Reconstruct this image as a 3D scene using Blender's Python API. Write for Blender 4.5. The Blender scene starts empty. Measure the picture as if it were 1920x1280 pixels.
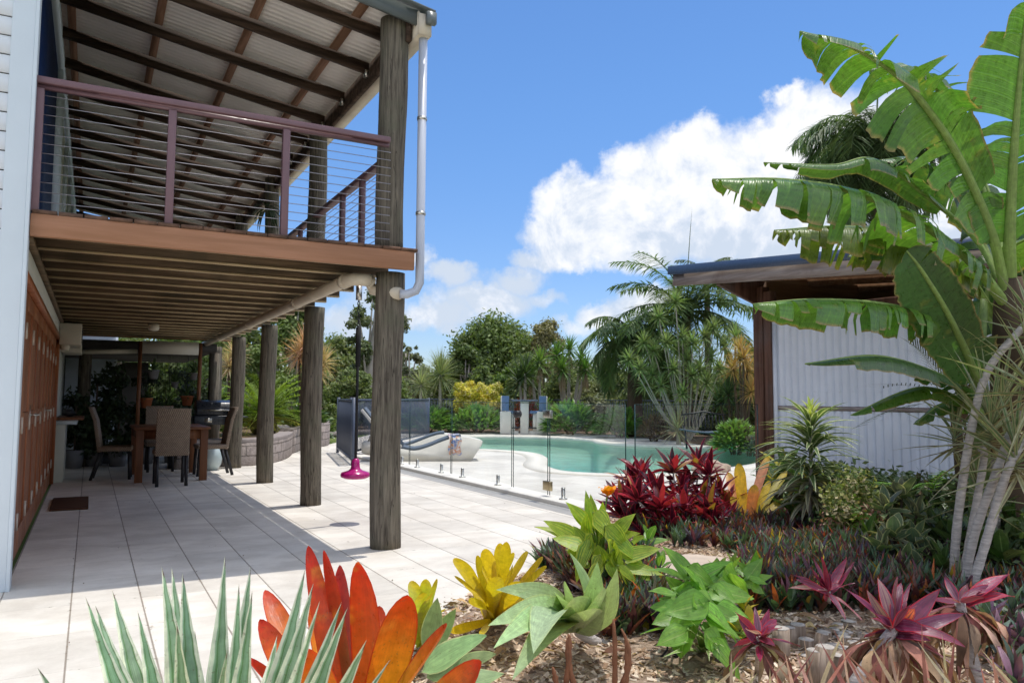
import bpy, math, random
import numpy as np
from mathutils import Vector, Matrix
from mathutils.geometry import tessellate_polygon
R_ = math.radians
random.seed(7); rng = np.random.default_rng(7)
SC = bpy.context.scene; COL = SC.collection
# ------------------------------------------------------------------ camera
FP, CX, CY, EYE = 1445.0, 960.0, 640.0, 1.2
PITCH, ROLL, HEAD = math.atan((746.6-640)/FP), math.atan(0.0058), R_(28.6)
F0 = Vector((math.sin(HEAD), math.cos(HEAD), 0)); R0 = Vector((math.cos(HEAD), -math.sin(HEAD), 0)); UP = Vector((0,0,1))
CF = (F0*math.cos(PITCH)+UP*math.sin(PITCH)); U1 = (UP*math.cos(PITCH)-F0*math.sin(PITCH))
CR = R0*math.cos(ROLL)+U1*math.sin(ROLL); CU = U1*math.cos(ROLL)-R0*math.sin(ROLL)
EYEP = Vector((0,0,EYE))
cam = bpy.data.cameras.new('camera'); co = bpy.data.objects.new('camera', cam); COL.objects.link(co)
m = Matrix((CR, CU, -CF)).transposed().to_4x4(); m.translation = EYEP; co.matrix_world = m
cam.sensor_width = 36; cam.lens = 36*FP/1920; cam.clip_end = 2000; cam.clip_start = .05
cam.dof.use_dof = True; cam.dof.focus_distance = 3.6; cam.dof.aperture_fstop = 9
SC.camera = co
def ray(x, y): return CF+CR*((x-CX)/FP)-CU*((y-CY)/FP)
def G(x, y, z=0.0):
    r = ray(x, y); return EYEP+r*((z-EYE)/r.z)
def PD(x, y, D): return EYEP+ray(x, y)*D
def at(px, D, z=0.0): return F0*D+R0*((px-960)/FP*D)+Vector((0,0,z))
def zt(ytop, D): return EYE+(748-ytop)/FP*D
# ------------------------------------------------------------------ light
SUNV = Vector((.53,.13,2.39)).normalized()
SUN_EL = math.asin(SUNV.z); SUN_AZ = math.atan2(SUNV.x, SUNV.y)
sl = bpy.data.lights.new('sun','SUN'); sl.energy = 2.2; sl.angle = R_(.5); sl.color = (1,.95,.885)
so = bpy.data.objects.new('sun', sl); COL.objects.link(so); so.rotation_euler = SUNV.to_track_quat('Z','Y').to_euler()
SC.view_settings.view_transform = 'Standard'; SC.view_settings.look = 'None'; SC.view_settings.gamma = 1
SC.view_settings.exposure = 0.56
SC.cycles.max_bounces = 10; SC.cycles.diffuse_bounces = 5; SC.cycles.transparent_max_bounces = 24; SC.cycles.glossy_bounces = 4
SC.cycles.transmission_bounces = 6; SC.cycles.sample_clamp_indirect = 6
SC.cycles.use_denoising = True
SC.cycles.caustics_reflective = False; SC.cycles.caustics_refractive = False

class NT:
    """small helper for node trees"""
    def __init__(s, t): s.t = t; t.nodes.clear()
    def n(s, ty, **kw):
        nd = s.t.nodes.new(ty)
        for k, v in kw.items(): setattr(nd, k, v)
        return nd
    def l(s, a, b): s.t.links.new(a, b)
    def setin(s, sock, v):
        if isinstance(v, bpy.types.NodeSocket): s.l(v, sock)
        elif isinstance(v, (tuple, list)): sock.default_value = tuple(v) if len(v) == len(sock.default_value) else tuple(v)+(1,)
        else: sock.default_value = v
    def m(s, op, a, b=0.0, c=None, clamp=False):
        nd = s.n('ShaderNodeMath', operation=op, use_clamp=clamp); s.setin(nd.inputs[0], a)
        if len(nd.inputs) > 1: s.setin(nd.inputs[1], b)
        if c is not None: s.setin(nd.inputs[2], c)
        return nd.outputs[0]
    def noise(s, vec, scale, detail=3, rough=.55, dist=0):
        nd = s.n('ShaderNodeTexNoise'); s.l(vec, nd.inputs['Vector']) if vec else None
        nd.inputs['Scale'].default_value = scale; nd.inputs['Detail'].default_value = detail
        nd.inputs['Roughness'].default_value = rough; nd.inputs['Distortion'].default_value = dist
        return nd.outputs['Fac'], nd.outputs['Color']
    def ramp(s, fac, stops, interp='LINEAR'):
        nd = s.n('ShaderNodeValToRGB'); s.l(fac, nd.inputs[0]); cr = nd.color_ramp; cr.interpolation = interp
        while len(cr.elements) > 1: cr.elements.remove(cr.elements[-1])
        for i, (p, c) in enumerate(stops):
            e = cr.elements[0] if i == 0 else cr.elements.new(p)
            e.position = p; e.color = tuple(c)+(1,) if len(c) == 3 else c
        return nd.outputs[0]
    def mix(s, f, a, b, mode='MIX'):
        nd = s.n('ShaderNodeMix', data_type='RGBA', blend_type=mode); s.setin(nd.inputs[0], f); s.setin(nd.inputs[6], a); s.setin(nd.inputs[7], b)
        return nd.outputs[2]
    def mapr(s, v, a, b, c=0, d=1, sm=True):
        nd = s.n('ShaderNodeMapRange', interpolation_type='SMOOTHSTEP' if sm else 'LINEAR'); s.l(v, nd.inputs[0])
        for i, q in enumerate((a, b, c, d)): nd.inputs[i+1].default_value = q
        return nd.outputs[0]
    def scalev(s, vec, sc):
        nd = s.n('ShaderNodeVectorMath', operation='MULTIPLY'); s.l(vec, nd.inputs[0]); nd.inputs[1].default_value = sc
        return nd.outputs[0]

# ------------------------------------------------------------------ sky
W = bpy.data.worlds.new('World'); SC.world = W; W.use_nodes = True
t = NT(W.node_tree)
out = t.n('ShaderNodeOutputWorld'); bg = t.n('ShaderNodeBackground'); bg.inputs[1].default_value = .15
sky = t.n('ShaderNodeTexSky', sky_type='NISHITA'); sky.sun_disc = False; sky.sun_elevation = SUN_EL; sky.sun_rotation = SUN_AZ
sky.air_density = 1.0; sky.dust_density = .25; sky.ozone_density = 2.2
geo = t.n('ShaderNodeTexCoord'); gen = geo.outputs['Generated']
sep = t.n('ShaderNodeSeparateXYZ'); t.l(gen, sep.inputs[0])
az = t.m('ARCTAN2', sep.outputs[0], sep.outputs[1]); el = t.m('ARCSINE', sep.outputs[2])
def azel(x, y):
    r = ray(x, y).normalized(); return math.atan2(r.x, r.y), math.asin(r.z)
nf, nc = t.noise(gen, 9, 6, .62)
nf2, nc2 = t.noise(gen, 26, 5, .65)
sepn = t.n('ShaderNodeSeparateColor'); t.l(nc, sepn.inputs[0]); sepm = t.n('ShaderNodeSeparateColor'); t.l(nc2, sepm.inputs[0])
def wob(base, a, b, k1, k2):
    return t.m('ADD', base, t.m('ADD', t.m('MULTIPLY', t.m('SUBTRACT', a, .5), k1), t.m('MULTIPLY', t.m('SUBTRACT', b, .5), k2)))
azw = wob(az, sepn.outputs[0], sepm.outputs[0], .10, .036); elw = wob(el, sepn.outputs[1], sepm.outputs[1], .085, .032)
BL = [(1055,428,80,70,1),(1090,375,85,62,1),(1150,395,110,85,1),(1190,330,80,62,1),(1290,330,130,100,1),(1300,275,70,55,1),(1400,330,130,95,1),(1470,275,80,58,1),(1530,245,95,75,1),(1500,340,140,110,1),
      (1620,300,145,120,1),(1200,440,200,62,1),(1400,430,240,72,1),(1560,430,160,62,1),(1492,182,42,26,.8),(1060,480,90,38,.9),(1720,400,150,90,1),
      (845,512,52,34,.75),(795,478,34,26,.6),(905,560,120,40,.8),(830,590,80,36,.75),(985,480,52,30,.65),(960,520,75,34,.7),(770,600,80,30,.6),(1150,578,70,30,.75),(1220,560,80,34,.7),(700,560,80,40,.6),
      (640,600,80,40,.7),(1090,600,60,20,.5),(1010,555,60,20,.5)]
dens = None
for (x, y, rx, ry, s) in BL:
    a, e = azel(x, y); ra, re = rx/FP*.95, ry/FP*.95
    dx = t.m('MULTIPLY', t.m('SUBTRACT', azw, a), 1/ra); dy = t.m('MULTIPLY', t.m('SUBTRACT', elw, e), 1/re)
    q = t.m('ADD', t.m('MULTIPLY', dx, dx), t.m('MULTIPLY', dy, dy))
    v = t.m('MULTIPLY', t.m('SUBTRACT', 1.15, q), s)
    dens = v if dens is None else t.m('SMOOTH_MAX', dens, v, .25)
cov = t.mapr(dens, -.02, .8)
# clouds added over the unseen rest of the sky as ambient fill
nf3, _ = t.noise(t.scalev(gen, (1,1,2.2)), 3.0, 7, .6)
off = t.m('ABSOLUTE', t.m('SUBTRACT', az, HEAD))
off = t.m('MINIMUM', off, t.m('SUBTRACT', 6.2832, off)); out_m = t.m('MAXIMUM', t.mapr(off, .85, 1.1), t.mapr(el, .72, .92))
rest = t.m('MULTIPLY', t.mapr(nf3, .42, .58), out_m)
cov = t.m('MAXIMUM', cov, t.m('MULTIPLY', rest, .8))
# structure of the cloud: light billows, greyer flat bases
va, _ = t.noise(gen, 9, 8, .62, .3)
sh = t.n('ShaderNodeVectorMath', operation='ADD'); t.l(gen, sh.inputs[0]); sh.inputs[1].default_value = (.012,.006,.026)
vb, _ = t.noise(sh.outputs[0], 9, 8, .62, .3)
rel = t.m('ADD', t.m('MULTIPLY', t.m('SUBTRACT', va, vb), 4.6), t.m('MULTIPLY', t.m('SUBTRACT', va, .5), 1.6))
hgt = t.mapr(el, .15, .29, -.55, .36)
li = t.m('ADD', t.m('ADD', rel, hgt), .62, clamp=True)
ccol = t.ramp(li, [(0,(3.0,3.4,4.0)),(.3,(3.5,3.8,4.3)),(.62,(4.2,4.35,4.6)),(1,(4.8,4.8,4.85))])
hs = t.n('ShaderNodeHueSaturation'); t.l(sky.outputs[0], hs.inputs['Color']); hs.inputs['Saturation'].default_value = 1.12; hs.inputs['Value'].default_value = 1.0
tint = t.mix(t.mapr(el, .0, .42), (.48,.52,.66,1), (.54,.645,.76,1))
skb = t.mix(1.0, hs.outputs[0], tint, 'MULTIPLY')
ccol = t.mix(out_m, ccol, (8.9,8.9,9.0,1))  # unseen added clouds overhead and behind, brightened to lift the ambient light
skc = t.mix(t.m('MULTIPLY', cov, .97), skb, ccol)
t.l(skc, bg.inputs[0]); t.l(bg.outputs[0], out.inputs[0])

# ------------------------------------------------------------------ mesh building
ORG = {}
def _perp(d, ref):
    s = d.cross(ref)
    if s.length < 1e-4: s = d.cross(Vector((1,0,.1)))
    return s.normalized()
PROF = {
 'lance': lambda v: math.sin(math.pi*min(1,max(0,v))**.8)**.85 if 0 < v < 1 else 0,
 'oval':  lambda v: (math.sin(math.pi*v**.75))**.7 if 0 < v < 1 else 0,
 'agave': lambda v: (.62+.38*math.sin(math.pi*min(v*1.15,1)))*(1-v**2.2)**.9,
 'spike': lambda v: (1-v)**.75*(.6+.8*v) if v < 1 else 0,
 'strap': lambda v: (.72+.3*v)*(1 if v < .78 else max(0,1-((v-.78)/.22)**2)**.55),
 'bro': lambda v: (.62+.38*min(1,v/.6))*(1 if v < .68 else max(0,1-((v-.68)/.32)**2.5)**.62),
 'heart': lambda v: (min(1,max(0,v)/.22)**.6)*(1-max(0,(v-.22)/.78)**1.7) if v < 1 else 0,
 'grass': lambda v: min(1,.55+v*2)*(1-v**3),
}
class MB:
    def __init__(s): s.V=[]; s.UV=[]; s.C=[]; s.F=[]; s.n=0; s.NP=[]
    def add(s, vs, fs, col=(1,1,1), uvs=None):
        b = s.n
        s.V += [tuple(v) for v in vs]; s.n += len(vs)
        s.UV += uvs if uvs else [(0,0)]*len(vs)
        s.C += [col]*len(vs)
        s.F += [tuple(b+i for i in f) for f in fs]
        return s
    def box(s, c, sz, rz=0, col=(1,1,1), tilt=None):
        hx, hy, hz = sz[0]/2, sz[1]/2, sz[2]/2
        vs = [Vector((x,y,z)) for x in (-hx,hx) for y in (-hy,hy) for z in (-hz,hz)]
        mt = Matrix.Rotation(rz,3,'Z')
        if tilt is not None: mt = mt @ Matrix.Rotation(tilt[1],3,tilt[0])
        vs = [mt @ v + Vector(c) for v in vs]
        return s.add(vs, [(0,1,3,2),(4,6,7,5),(0,4,5,1),(2,3,7,6),(0,2,6,4),(1,5,7,3)], col)
    def bb(s, a, b, col=(1,1,1)):
        return s.box([(a[i]+b[i])/2 for i in range(3)], [abs(b[i]-a[i]) for i in range(3)], 0, col)
    def beam(s, a, b, w, h, col=(1,1,1), ref=(0,0,1)):
        a, b = Vector(a), Vector(b); d = (b-a).normalized(); sd = _perp(d, Vector(ref)); u = sd.cross(d)
        vs = [p+sd*(i*w/2)+u*(j*h/2) for p in (a,b) for i in (-1,1) for j in (-1,1)]
        return s.add(vs, [(0,1,3,2),(4,6,7,5),(0,4,5,1),(2,3,7,6),(0,2,6,4),(1,5,7,3)], col)
    def tube(s, pts, rad, n=10, col=(1,1,1), cap=True, wob=0):
        pts = [Vector(p) for p in pts]; 
        if not isinstance(rad, (list,tuple)): rad = [rad]*len(pts)
        vs, uv = [], []; ref = None
        L = 0
        for i, p in enumerate(pts):
            d = (pts[min(i+1,len(pts)-1)]-pts[max(i-1,0)]).normalized()
            if ref is None: ref = _perp(d, Vector((0,1,.01)) if abs(d.z) > .5 else UP)
            ref = (ref-d*ref.dot(d)).normalized(); q = d.cross(ref)
            if i: L += (p-pts[i-1]).length
            for k in range(n):
                a = 2*math.pi*k/n; r = rad[i]*(1+(random.random()-.5)*wob)
                vs.append(p+(ref*math.cos(a)+q*math.sin(a))*r); uv.append((k/n, L))
        fs = [(i*n+k, i*n+(k+1)%n, (i+1)*n+(k+1)%n, (i+1)*n+k) for i in range(len(pts)-1) for k in range(n)]
        if cap: fs += [tuple(range(n-1,-1,-1)), tuple((len(pts)-1)*n+k for k in range(n))]
        return s.add(vs, fs, col, uv)
    def lathe(s, prof, c=(0,0,0), n=20, col=(1,1,1)):
        vs = [(c[0]+r*math.cos(2*math.pi*k/n), c[1]+r*math.sin(2*math.pi*k/n), c[2]+z) for r, z in prof for k in range(n)]
        fs = [(i*n+k, i*n+(k+1)%n, (i+1)*n+(k+1)%n, (i+1)*n+k) for i in range(len(prof)-1) for k in range(n)]
        return s.add(vs, fs, col)
    def blade(s, b, tip, w, bend=.1, fold=.15, n=6, prof='lance', col=(1,1,1), face=None, sag=None, roll=0, wave=0):
        """leaf from b to tip (Vectors), w = full width, bend = bow of its middle along up, fold = depth of the V"""
        b, tip = Vector(b), Vector(tip); ax = tip-b; L = ax.length; d = ax/max(L,1e-6)
        fn = Vector(face) if face is not None else UP
        side = _perp(d, fn)
        if roll: side = Matrix.Rotation(roll,3,d) @ side
        nrm = side.cross(d)
        ctrl = b+ax*.5+ (Vector(sag) if sag is not None else (nrm if nrm.z >= 0 else -nrm))*bend*L
        f = PROF[prof]; vs, uv = [], []
        for i in range(n+1):
            v = i/n
            if prof in ('strap','bro') and n >= 8: v = i/(n-5)*.78 if i <= n-5 else .78+.22*math.sin(.5*math.pi*(i-n+5)/5)
            p = b*(1-v)**2+ctrl*2*v*(1-v)+tip*v*v
            hw = w/2*f(v)
            wv = math.sin(v*9+b.x*50)*wave*w
            vs += [p+side*hw+nrm*wv, p-nrm*(fold*hw), p-side*hw-nrm*wv]; uv += [(0,v),(.5,v),(1,v)]
        fs = []
        for i in range(n):
            a = i*3; fs += [(a,a+1,a+4,a+3),(a+1,a+2,a+5,a+4)]
        return s.add(vs, fs, col, uv)
    def np_quads(s, V, C, UVv=None):
        """V (n,4,3) C (n,3)"""
        s.NP.append((V.reshape(-1,3), np.repeat(C,4,axis=0), np.tile(np.array([[0,0],[1,0],[1,1],[0,1]]),(len(V),1)) if UVv is None else UVv))
        return s
    def build(s, name, mat, parent=None, smooth=False, bevel=0, label=None):
        V = np.array(s.V, dtype=np.float32).reshape(-1,3); C = np.array(s.C, dtype=np.float32).reshape(-1,3); U = np.array(s.UV, dtype=np.float32).reshape(-1,2)
        idx = [i for f in s.F for i in f]; sizes = [len(f) for f in s.F]
        base = len(V); allV=[V]; allC=[C]; allU=[U]; li=[np.array(idx,dtype=np.int32)]; ls=[np.array(sizes,dtype=np.int32)]
        for (v,c,u) in s.NP:
            allV.append(v); allC.append(c); allU.append(u); k=len(v)
            li.append(np.arange(base,base+k,dtype=np.int32)); ls.append(np.full(k//4,4,dtype=np.int32)); base += k
        V=np.concatenate(allV).astype(np.float32); C=np.concatenate(allC).astype(np.float32); U=np.concatenate(allU).astype(np.float32)
        li=np.concatenate(li).astype(np.int32); ls=np.concatenate(ls).astype(np.int32)
        org = ORG.get(parent.name, (0,0,0)) if parent else (0,0,0)
        V = V-np.array(org,dtype=np.float32)
        me = bpy.data.meshes.new(name); me.vertices.add(len(V)); me.vertices.foreach_set('co', V.ravel())
        me.loops.add(len(li)); me.loops.foreach_set('vertex_index', li); me.polygons.add(len(ls))
        st = np.concatenate(([0],np.cumsum(ls)[:-1])).astype(np.int32); me.polygons.foreach_set('loop_start', st)
        try: me.polygons.foreach_set('loop_total', ls)
        except Exception: pass
        me.update(calc_edges=True); me.validate()
        if len(me.vertices) == len(V):
            a = me.attributes.new('Col','FLOAT_COLOR','POINT'); a.data.foreach_set('color', np.concatenate([C,np.ones((len(C),1),dtype=np.float32)],axis=1).ravel())
            a = me.attributes.new('luv','FLOAT_VECTOR','POINT'); a.data.foreach_set('vector', np.concatenate([U,np.zeros((len(U),1),dtype=np.float32)],axis=1).ravel())
        me.materials.append(mat)
        if smooth:
            me.polygons.foreach_set('use_smooth', np.ones(len(me.polygons),dtype=bool))
        o = bpy.data.objects.new(name, me); COL.objects.link(o)
        if parent: o.parent = parent; ORG[o.name] = org
        if bevel:
            bm_ = o.modifiers.new('bevel','BEVEL'); bm_.width = bevel; bm_.segments = 2; bm_.limit_method = 'ANGLE'
        if label: o['label'] = label
        return o
def tag(o, label, cat, group=None, kind=None):
    o['label'] = label
    if cat: o['category'] = cat
    if group: o['group'] = group
    if kind: o['kind'] = kind
    return o
def root(name, label, cat, loc=(0,0,0), group=None):
    o = bpy.data.objects.new(name, None); COL.objects.link(o); o.location = loc; o.empty_display_size = .1
    ORG[o.name] = tuple(loc); return tag(o, label, cat, group)
def struct(o): o['kind'] = 'structure'; return o
def copy_tree(o, loc=None, rz=None, scale=None, label=None, parent=None):
    c = o.copy(); COL.objects.link(c)
    if parent is not None: c.parent = parent
    for ch in list(o.children): copy_tree(ch, parent=c)
    if loc is not None: c.location = loc
    if rz is not None: c.rotation_euler = (0,0,rz)
    if scale is not None: c.scale = (scale,)*3 if not isinstance(scale, tuple) else scale
    if label: c['label'] = label
    return c
def vary(c, a=.15):
    k = 1+random.uniform(-a,a); return tuple(max(0,x*k*(1+random.uniform(-a,a)*.4)) for x in c)
# ------------------------------------------------------------------ materials
MATS = {}
def newmat(name):
    m = bpy.data.materials.new(name); m.use_nodes = True; t = NT(m.node_tree); MATS[name] = m; return m, t
def fin(t, bsdf): o = t.n('ShaderNodeOutputMaterial'); t.l(bsdf, o.inputs[0])
def pbsdf(t, col, rough=.6, spec=.4, metal=0, bump=None, bstr=.3, bdist=.01):
    p = t.n('ShaderNodeBsdfPrincipled'); t.setin(p.inputs['Base Color'], col); t.setin(p.inputs['Roughness'], rough)
    p.inputs['Specular IOR Level'].default_value = spec; p.inputs['Metallic'].default_value = metal
    if bump is not None:
        b = t.n('ShaderNodeBump'); b.inputs['Strength'].default_value = bstr; b.inputs['Distance'].default_value = bdist; t.l(bump, b.inputs['Height']); t.l(b.outputs[0], p.inputs['Normal'])
    return p
def objco(t): return t.n('ShaderNodeTexCoord').outputs['Object']
def simple(name, col, rough=.6, spec=.4, metal=0, var=.12, scale=8, bump=0.0, bscale=40, stretch=(1,1,1), vcol=False):
    m, t = newmat(name); oc = t.scalev(objco(t), stretch)
    f, _ = t.noise(oc, scale, 5, .6); k = t.mapr(f, .25, .75, 1-var, 1+var, False)
    base = tuple(col)
    cc = t.n('ShaderNodeVectorMath', operation='SCALE'); 
    if vcol:
        at_ = t.n('ShaderNodeAttribute', attribute_name='Col'); mx = t.mix(1.0, at_.outputs['Color'], base+(1,), 'MULTIPLY'); t.l(mx, cc.inputs[0])
    else: cc.inputs[0].default_value = base
    t.l(k, cc.inputs['Scale'])
    f2, _ = t.noise(oc, bscale, 4, .6)
    r = t.mapr(f2, .3, .7, rough-.08, min(1,rough+.1), False)
    p = pbsdf(t, cc.outputs[0], r, spec, metal, f2 if bump else None, bump, .01); fin(t, p.outputs[0]); return m
def wood(name, c1, c2, rough=.7, axis=2, streak=30, fine=6, bump=.5, c3=None, thr=(.35,.7)):
    """weathered timber with grain stretched along one axis"""
    m, t = newmat(name); st = [1,1,1]; st[axis] = .06; oc = t.scalev(objco(t), tuple(st))
    f, _ = t.noise(oc, streak, 6, .65, .3); g, _ = t.noise(objco(t), fine*.35, 4, .6)
    col = t.mix(t.mapr(f, *thr), c1, c2)
    if name == 'weathered_post':
        cr_, _ = t.noise(t.scalev(objco(t), (1,1,.045)), 17, 3, .5, .2); ck = t.mapr(t.m('ABSOLUTE', t.m('SUBTRACT', cr_, .5)), .003, .011, .7, 0); col = t.mix(ck, col, (.012,.01,.008,1))
    if c3: col = t.mix(t.m('MULTIPLY', t.mapr(g, .45, .7), .7), col, c3)
    p = pbsdf(t, col, rough, .25, 0, f, bump, .012); fin(t, p.outputs[0]); return m
def leafm(name, trans=.35, rough=.45, edge=None, ew=.12, tipc=None, tipv=(.5,1), stripe=0, stripec=None, spec=.4, midrib=None, blotch=None, centre=None, spots=.45, vein=1.0, ribs=0):
    """leaf colour from 'Col'; u across, v along in 'luv'"""
    m, t = newmat(name)
    c = t.n('ShaderNodeAttribute', attribute_name='Col').outputs['Color']
    uv = t.n('ShaderNodeSeparateXYZ'); t.l(t.n('ShaderNodeAttribute', attribute_name='luv').outputs['Vector'], uv.inputs[0])
    u, v = uv.outputs[0], uv.outputs[1]
    du = t.m('ABSOLUTE', t.m('SUBTRACT', u, .5))
    n, _ = t.noise(objco(t), 30, 3); n5, _ = t.noise(objco(t), 7, 3); n7, _ = t.noise(objco(t), 110, 2)
    cv = t.n('ShaderNodeCombineXYZ'); t.l(t.m('MULTIPLY', u, 26), cv.inputs[0]); t.l(t.m('MULTIPLY', v, 2.2), cv.inputs[1]); t.l(t.m('MULTIPLY', n5, 6), cv.inputs[2]); vn, _ = t.noise(cv.outputs[0], 1, 2)
    if tipc: c = t.mix(t.m('ADD', t.mapr(v, tipv[0], tipv[1]), t.m('MULTIPLY', t.m('SUBTRACT', n5, .5), .5), clamp=True), c, tipc)
    if centre: c = t.mix(t.m('MULTIPLY', t.mapr(t.m('ADD', du, t.m('MULTIPLY', t.m('SUBTRACT', n, .5), .1)), .26, .12), .9), c, centre)
    if stripe:
        w = t.n('ShaderNodeTexNoise', noise_dimensions='1D'); t.l(t.m('MULTIPLY', u, stripe), w.inputs['W']); w.inputs['Scale'].default_value = 1; w.inputs['Detail'].default_value = 2
        c = t.mix(t.mapr(w.outputs['Fac'], .48, .6), c, stripec)
    if edge: c = t.mix(t.mapr(t.m('ADD', du, t.m('MULTIPLY', t.m('SUBTRACT', n, .5), .05)), .5-ew-.03, .5-ew+.03), c, edge)
    if midrib: c = t.mix(t.mapr(du, .05, .02), c, midrib)
    if blotch: c = t.mix(t.m('MULTIPLY', t.mapr(n5, .56, .68), .8), c, blotch)
    mul = t.n('ShaderNodeVectorMath', operation='SCALE'); t.l(c, mul.inputs[0]); t.l(t.m('MULTIPLY', t.mapr(n, .3, .7, .8, 1.16, False), t.mapr(vn, .3, .7, 1-.18*vein, 1+.16*vein, False)), mul.inputs['Scale']); c = mul.outputs[0]
    c = t.mix(t.m('MULTIPLY', t.mapr(n7, .64, .72), spots), c, (.14,.09,.045,1))
    if ribs:
        w = t.n('ShaderNodeTexNoise', noise_dimensions='1D'); t.l(t.m('MULTIPLY', t.m('SUBTRACT', v, t.m('MULTIPLY', du, .06)), ribs), w.inputs['W']); w.inputs['Scale'].default_value = 1; w.inputs['Detail'].default_value = 3; vn = w.outputs['Fac']
        c = t.mix(t.mapr(vn, .52, .62), c, t.mix(1.0, c, (1.35,1.25,1.2,1), 'MULTIPLY')); c = t.mix(t.m('MULTIPLY', t.mapr(n5, .6, .72), .5), c, (.28,.27,.05,1))
    p = pbsdf(t, c, t.mapr(n, .3, .7, rough-.05, rough+.15, False), spec, 0, vn, .5 if ribs else .35, .006 if ribs else .003)
    if trans:
        tr = t.n('ShaderNodeBsdfTranslucent'); t.l(t.mix(.5, c, (.5,.62,.08,1), 'MULTIPLY') if False else t.mix(1.0, c, (1.6,1.7,.8,1), 'MULTIPLY'), tr.inputs[0])
        mx = t.n('ShaderNodeMixShader'); mx.inputs[0].default_value = trans; t.l(p.outputs[0], mx.inputs[1]); t.l(tr.outputs[0], mx.inputs[2]); fin(t, mx.outputs[0])
    else: fin(t, p.outputs[0])
    return m
# pavers ------------------------------------------------------------
def paver_mat(name, px, py, ox, oy, c1, c2, joint, jw=.006):
    m, t = newmat(name); s = t.n('ShaderNodeSeparateXYZ'); t.l(objco(t), s.inputs[0])
    ux = t.m('DIVIDE', t.m('SUBTRACT', s.outputs[0], ox), px); uy = t.m('DIVIDE', t.m('SUBTRACT', s.outputs[1], oy), py)
    ix, iy = t.m('FLOOR', ux), t.m('FLOOR', uy)
    n, _ = t.noise(objco(t), 14, 3)
    fx = t.m('MULTIPLY', t.m('SUBTRACT', .5, t.m('ABSOLUTE', t.m('SUBTRACT', t.m('SUBTRACT', ux, ix), .5))), px)
    fy = t.m('MULTIPLY', t.m('SUBTRACT', .5, t.m('ABSOLUTE', t.m('SUBTRACT', t.m('SUBTRACT', uy, iy), .5))), py)
    d = t.m('MINIMUM', fx, t.m('ADD', fy, .0036)); d = t.m('ADD', d, t.m('MULTIPLY', t.m('SUBTRACT', n, .5), .004))
    j = t.mapr(d, jw*.35, jw, 1, 0)
    cb = t.n('ShaderNodeCombineXYZ'); t.l(ix, cb.inputs[0]); t.l(iy, cb.inputs[1]); wn = t.n('ShaderNodeTexWhiteNoise'); t.l(cb.outputs[0], wn.inputs[0])
    f1, _ = t.noise(t.scalev(objco(t), (1,1.5,1)), 2.2, 6, .65, .3); f2, _ = t.noise(objco(t), 60, 5, .7)
    c = t.mix(t.mapr(f1, .3, .7), c1, c2)
    k = t.m('ADD', t.m('MULTIPLY', wn.outputs[0], .17), t.m('ADD', .86, t.m('MULTIPLY', t.m('SUBTRACT', f2, .5), .16)))
    f4, _ = t.noise(objco(t), .9, 4, .6); k = t.m('MULTIPLY', k, t.mapr(f4, .3, .75, 1.04, .84, False))
    sc = t.n('ShaderNodeVectorMath', operation='SCALE'); t.l(c, sc.inputs[0]); t.l(k, sc.inputs['Scale'])
    # specks of dirt / moss caught in joints
    f3, _ = t.noise(objco(t), 22, 4, .7)
    moss = t.m('MULTIPLY', t.mapr(d, .02, .004), t.mapr(f3, .58, .68))
    c = t.mix(t.m('MULTIPLY', j, .8), sc.outputs[0], joint); c = t.mix(t.m('MULTIPLY', moss, .75), c, (.12,.1,.05,1))
    rip, _ = t.noise(t.scalev(objco(t), (1.3,2.2,1)), 9, 6, .62, 1.0)
    h = t.m('SUBTRACT', t.m('ADD', t.m('MULTIPLY', rip, 1.0), t.m('MULTIPLY', f2, .25)), t.m('MULTIPLY', j, 1.2))
    p = pbsdf(t, c, .75, .25, 0, h, .32, .012); fin(t, p.outputs[0]); return m
paverA = paver_mat('paver_stone', .365, .61, -.05, 5.81, (.66,.61,.53,1), (.82,.775,.69,1), (.2,.16,.12,1))
paverB = paver_mat('pool_paver', .6, .9, .1, .2, (.68,.63,.56,1), (.75,.71,.64,1), (.42,.37,.32,1), .005)
coping = simple('coping', (.74,.69,.6), .7, .3, 0, .07, 5, .15, 50)
greyband = simple('grey_tile', (.36,.35,.33), .75, .3, 0, .12, 5, .1, 40)
border = simple('border_tile', (.78,.74,.67), .75, .3, 0, .06, 5, .1, 40)
# mulch
def mulchm():
    m, t = newmat('mulch'); oc = objco(t)
    a, _ = t.noise(oc, 26, 6, .75, 1.0); b, _ = t.noise(oc, 3, 4, .6)
    c = t.ramp(a, [(.2,(.12,.08,.055)),(.38,(.34,.235,.16)),(.55,(.56,.42,.31)),(.8,(.74,.62,.5))])
    c = t.mix(t.m('MULTIPLY', t.mapr(b,.5,.68), .4), c, (.16,.11,.075,1))
    p = pbsdf(t, c, .9, .15, 0, a, 1.0, .03); fin(t, p.outputs[0]); return m
mulch = mulchm()
soil = simple('garden_soil', (.16,.11,.07), .9, .1, 0, .4, 4, .8, 20)
def grassm():
    m, t = newmat('lawn_grass'); oc = objco(t); a, _ = t.noise(oc, .35, 5, .6); b, _ = t.noise(oc, 30, 4, .7)
    c = t.mix(t.mapr(a,.35,.65), (.10,.16,.035,1), (.21,.25,.08,1)); c = t.mix(t.m('MULTIPLY',b,.5), c, (.06,.09,.02,1))
    fin(t, pbsdf(t, c, .9, .1, 0, b, .8, .05).outputs[0]); return m
lawn = grassm()
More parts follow.
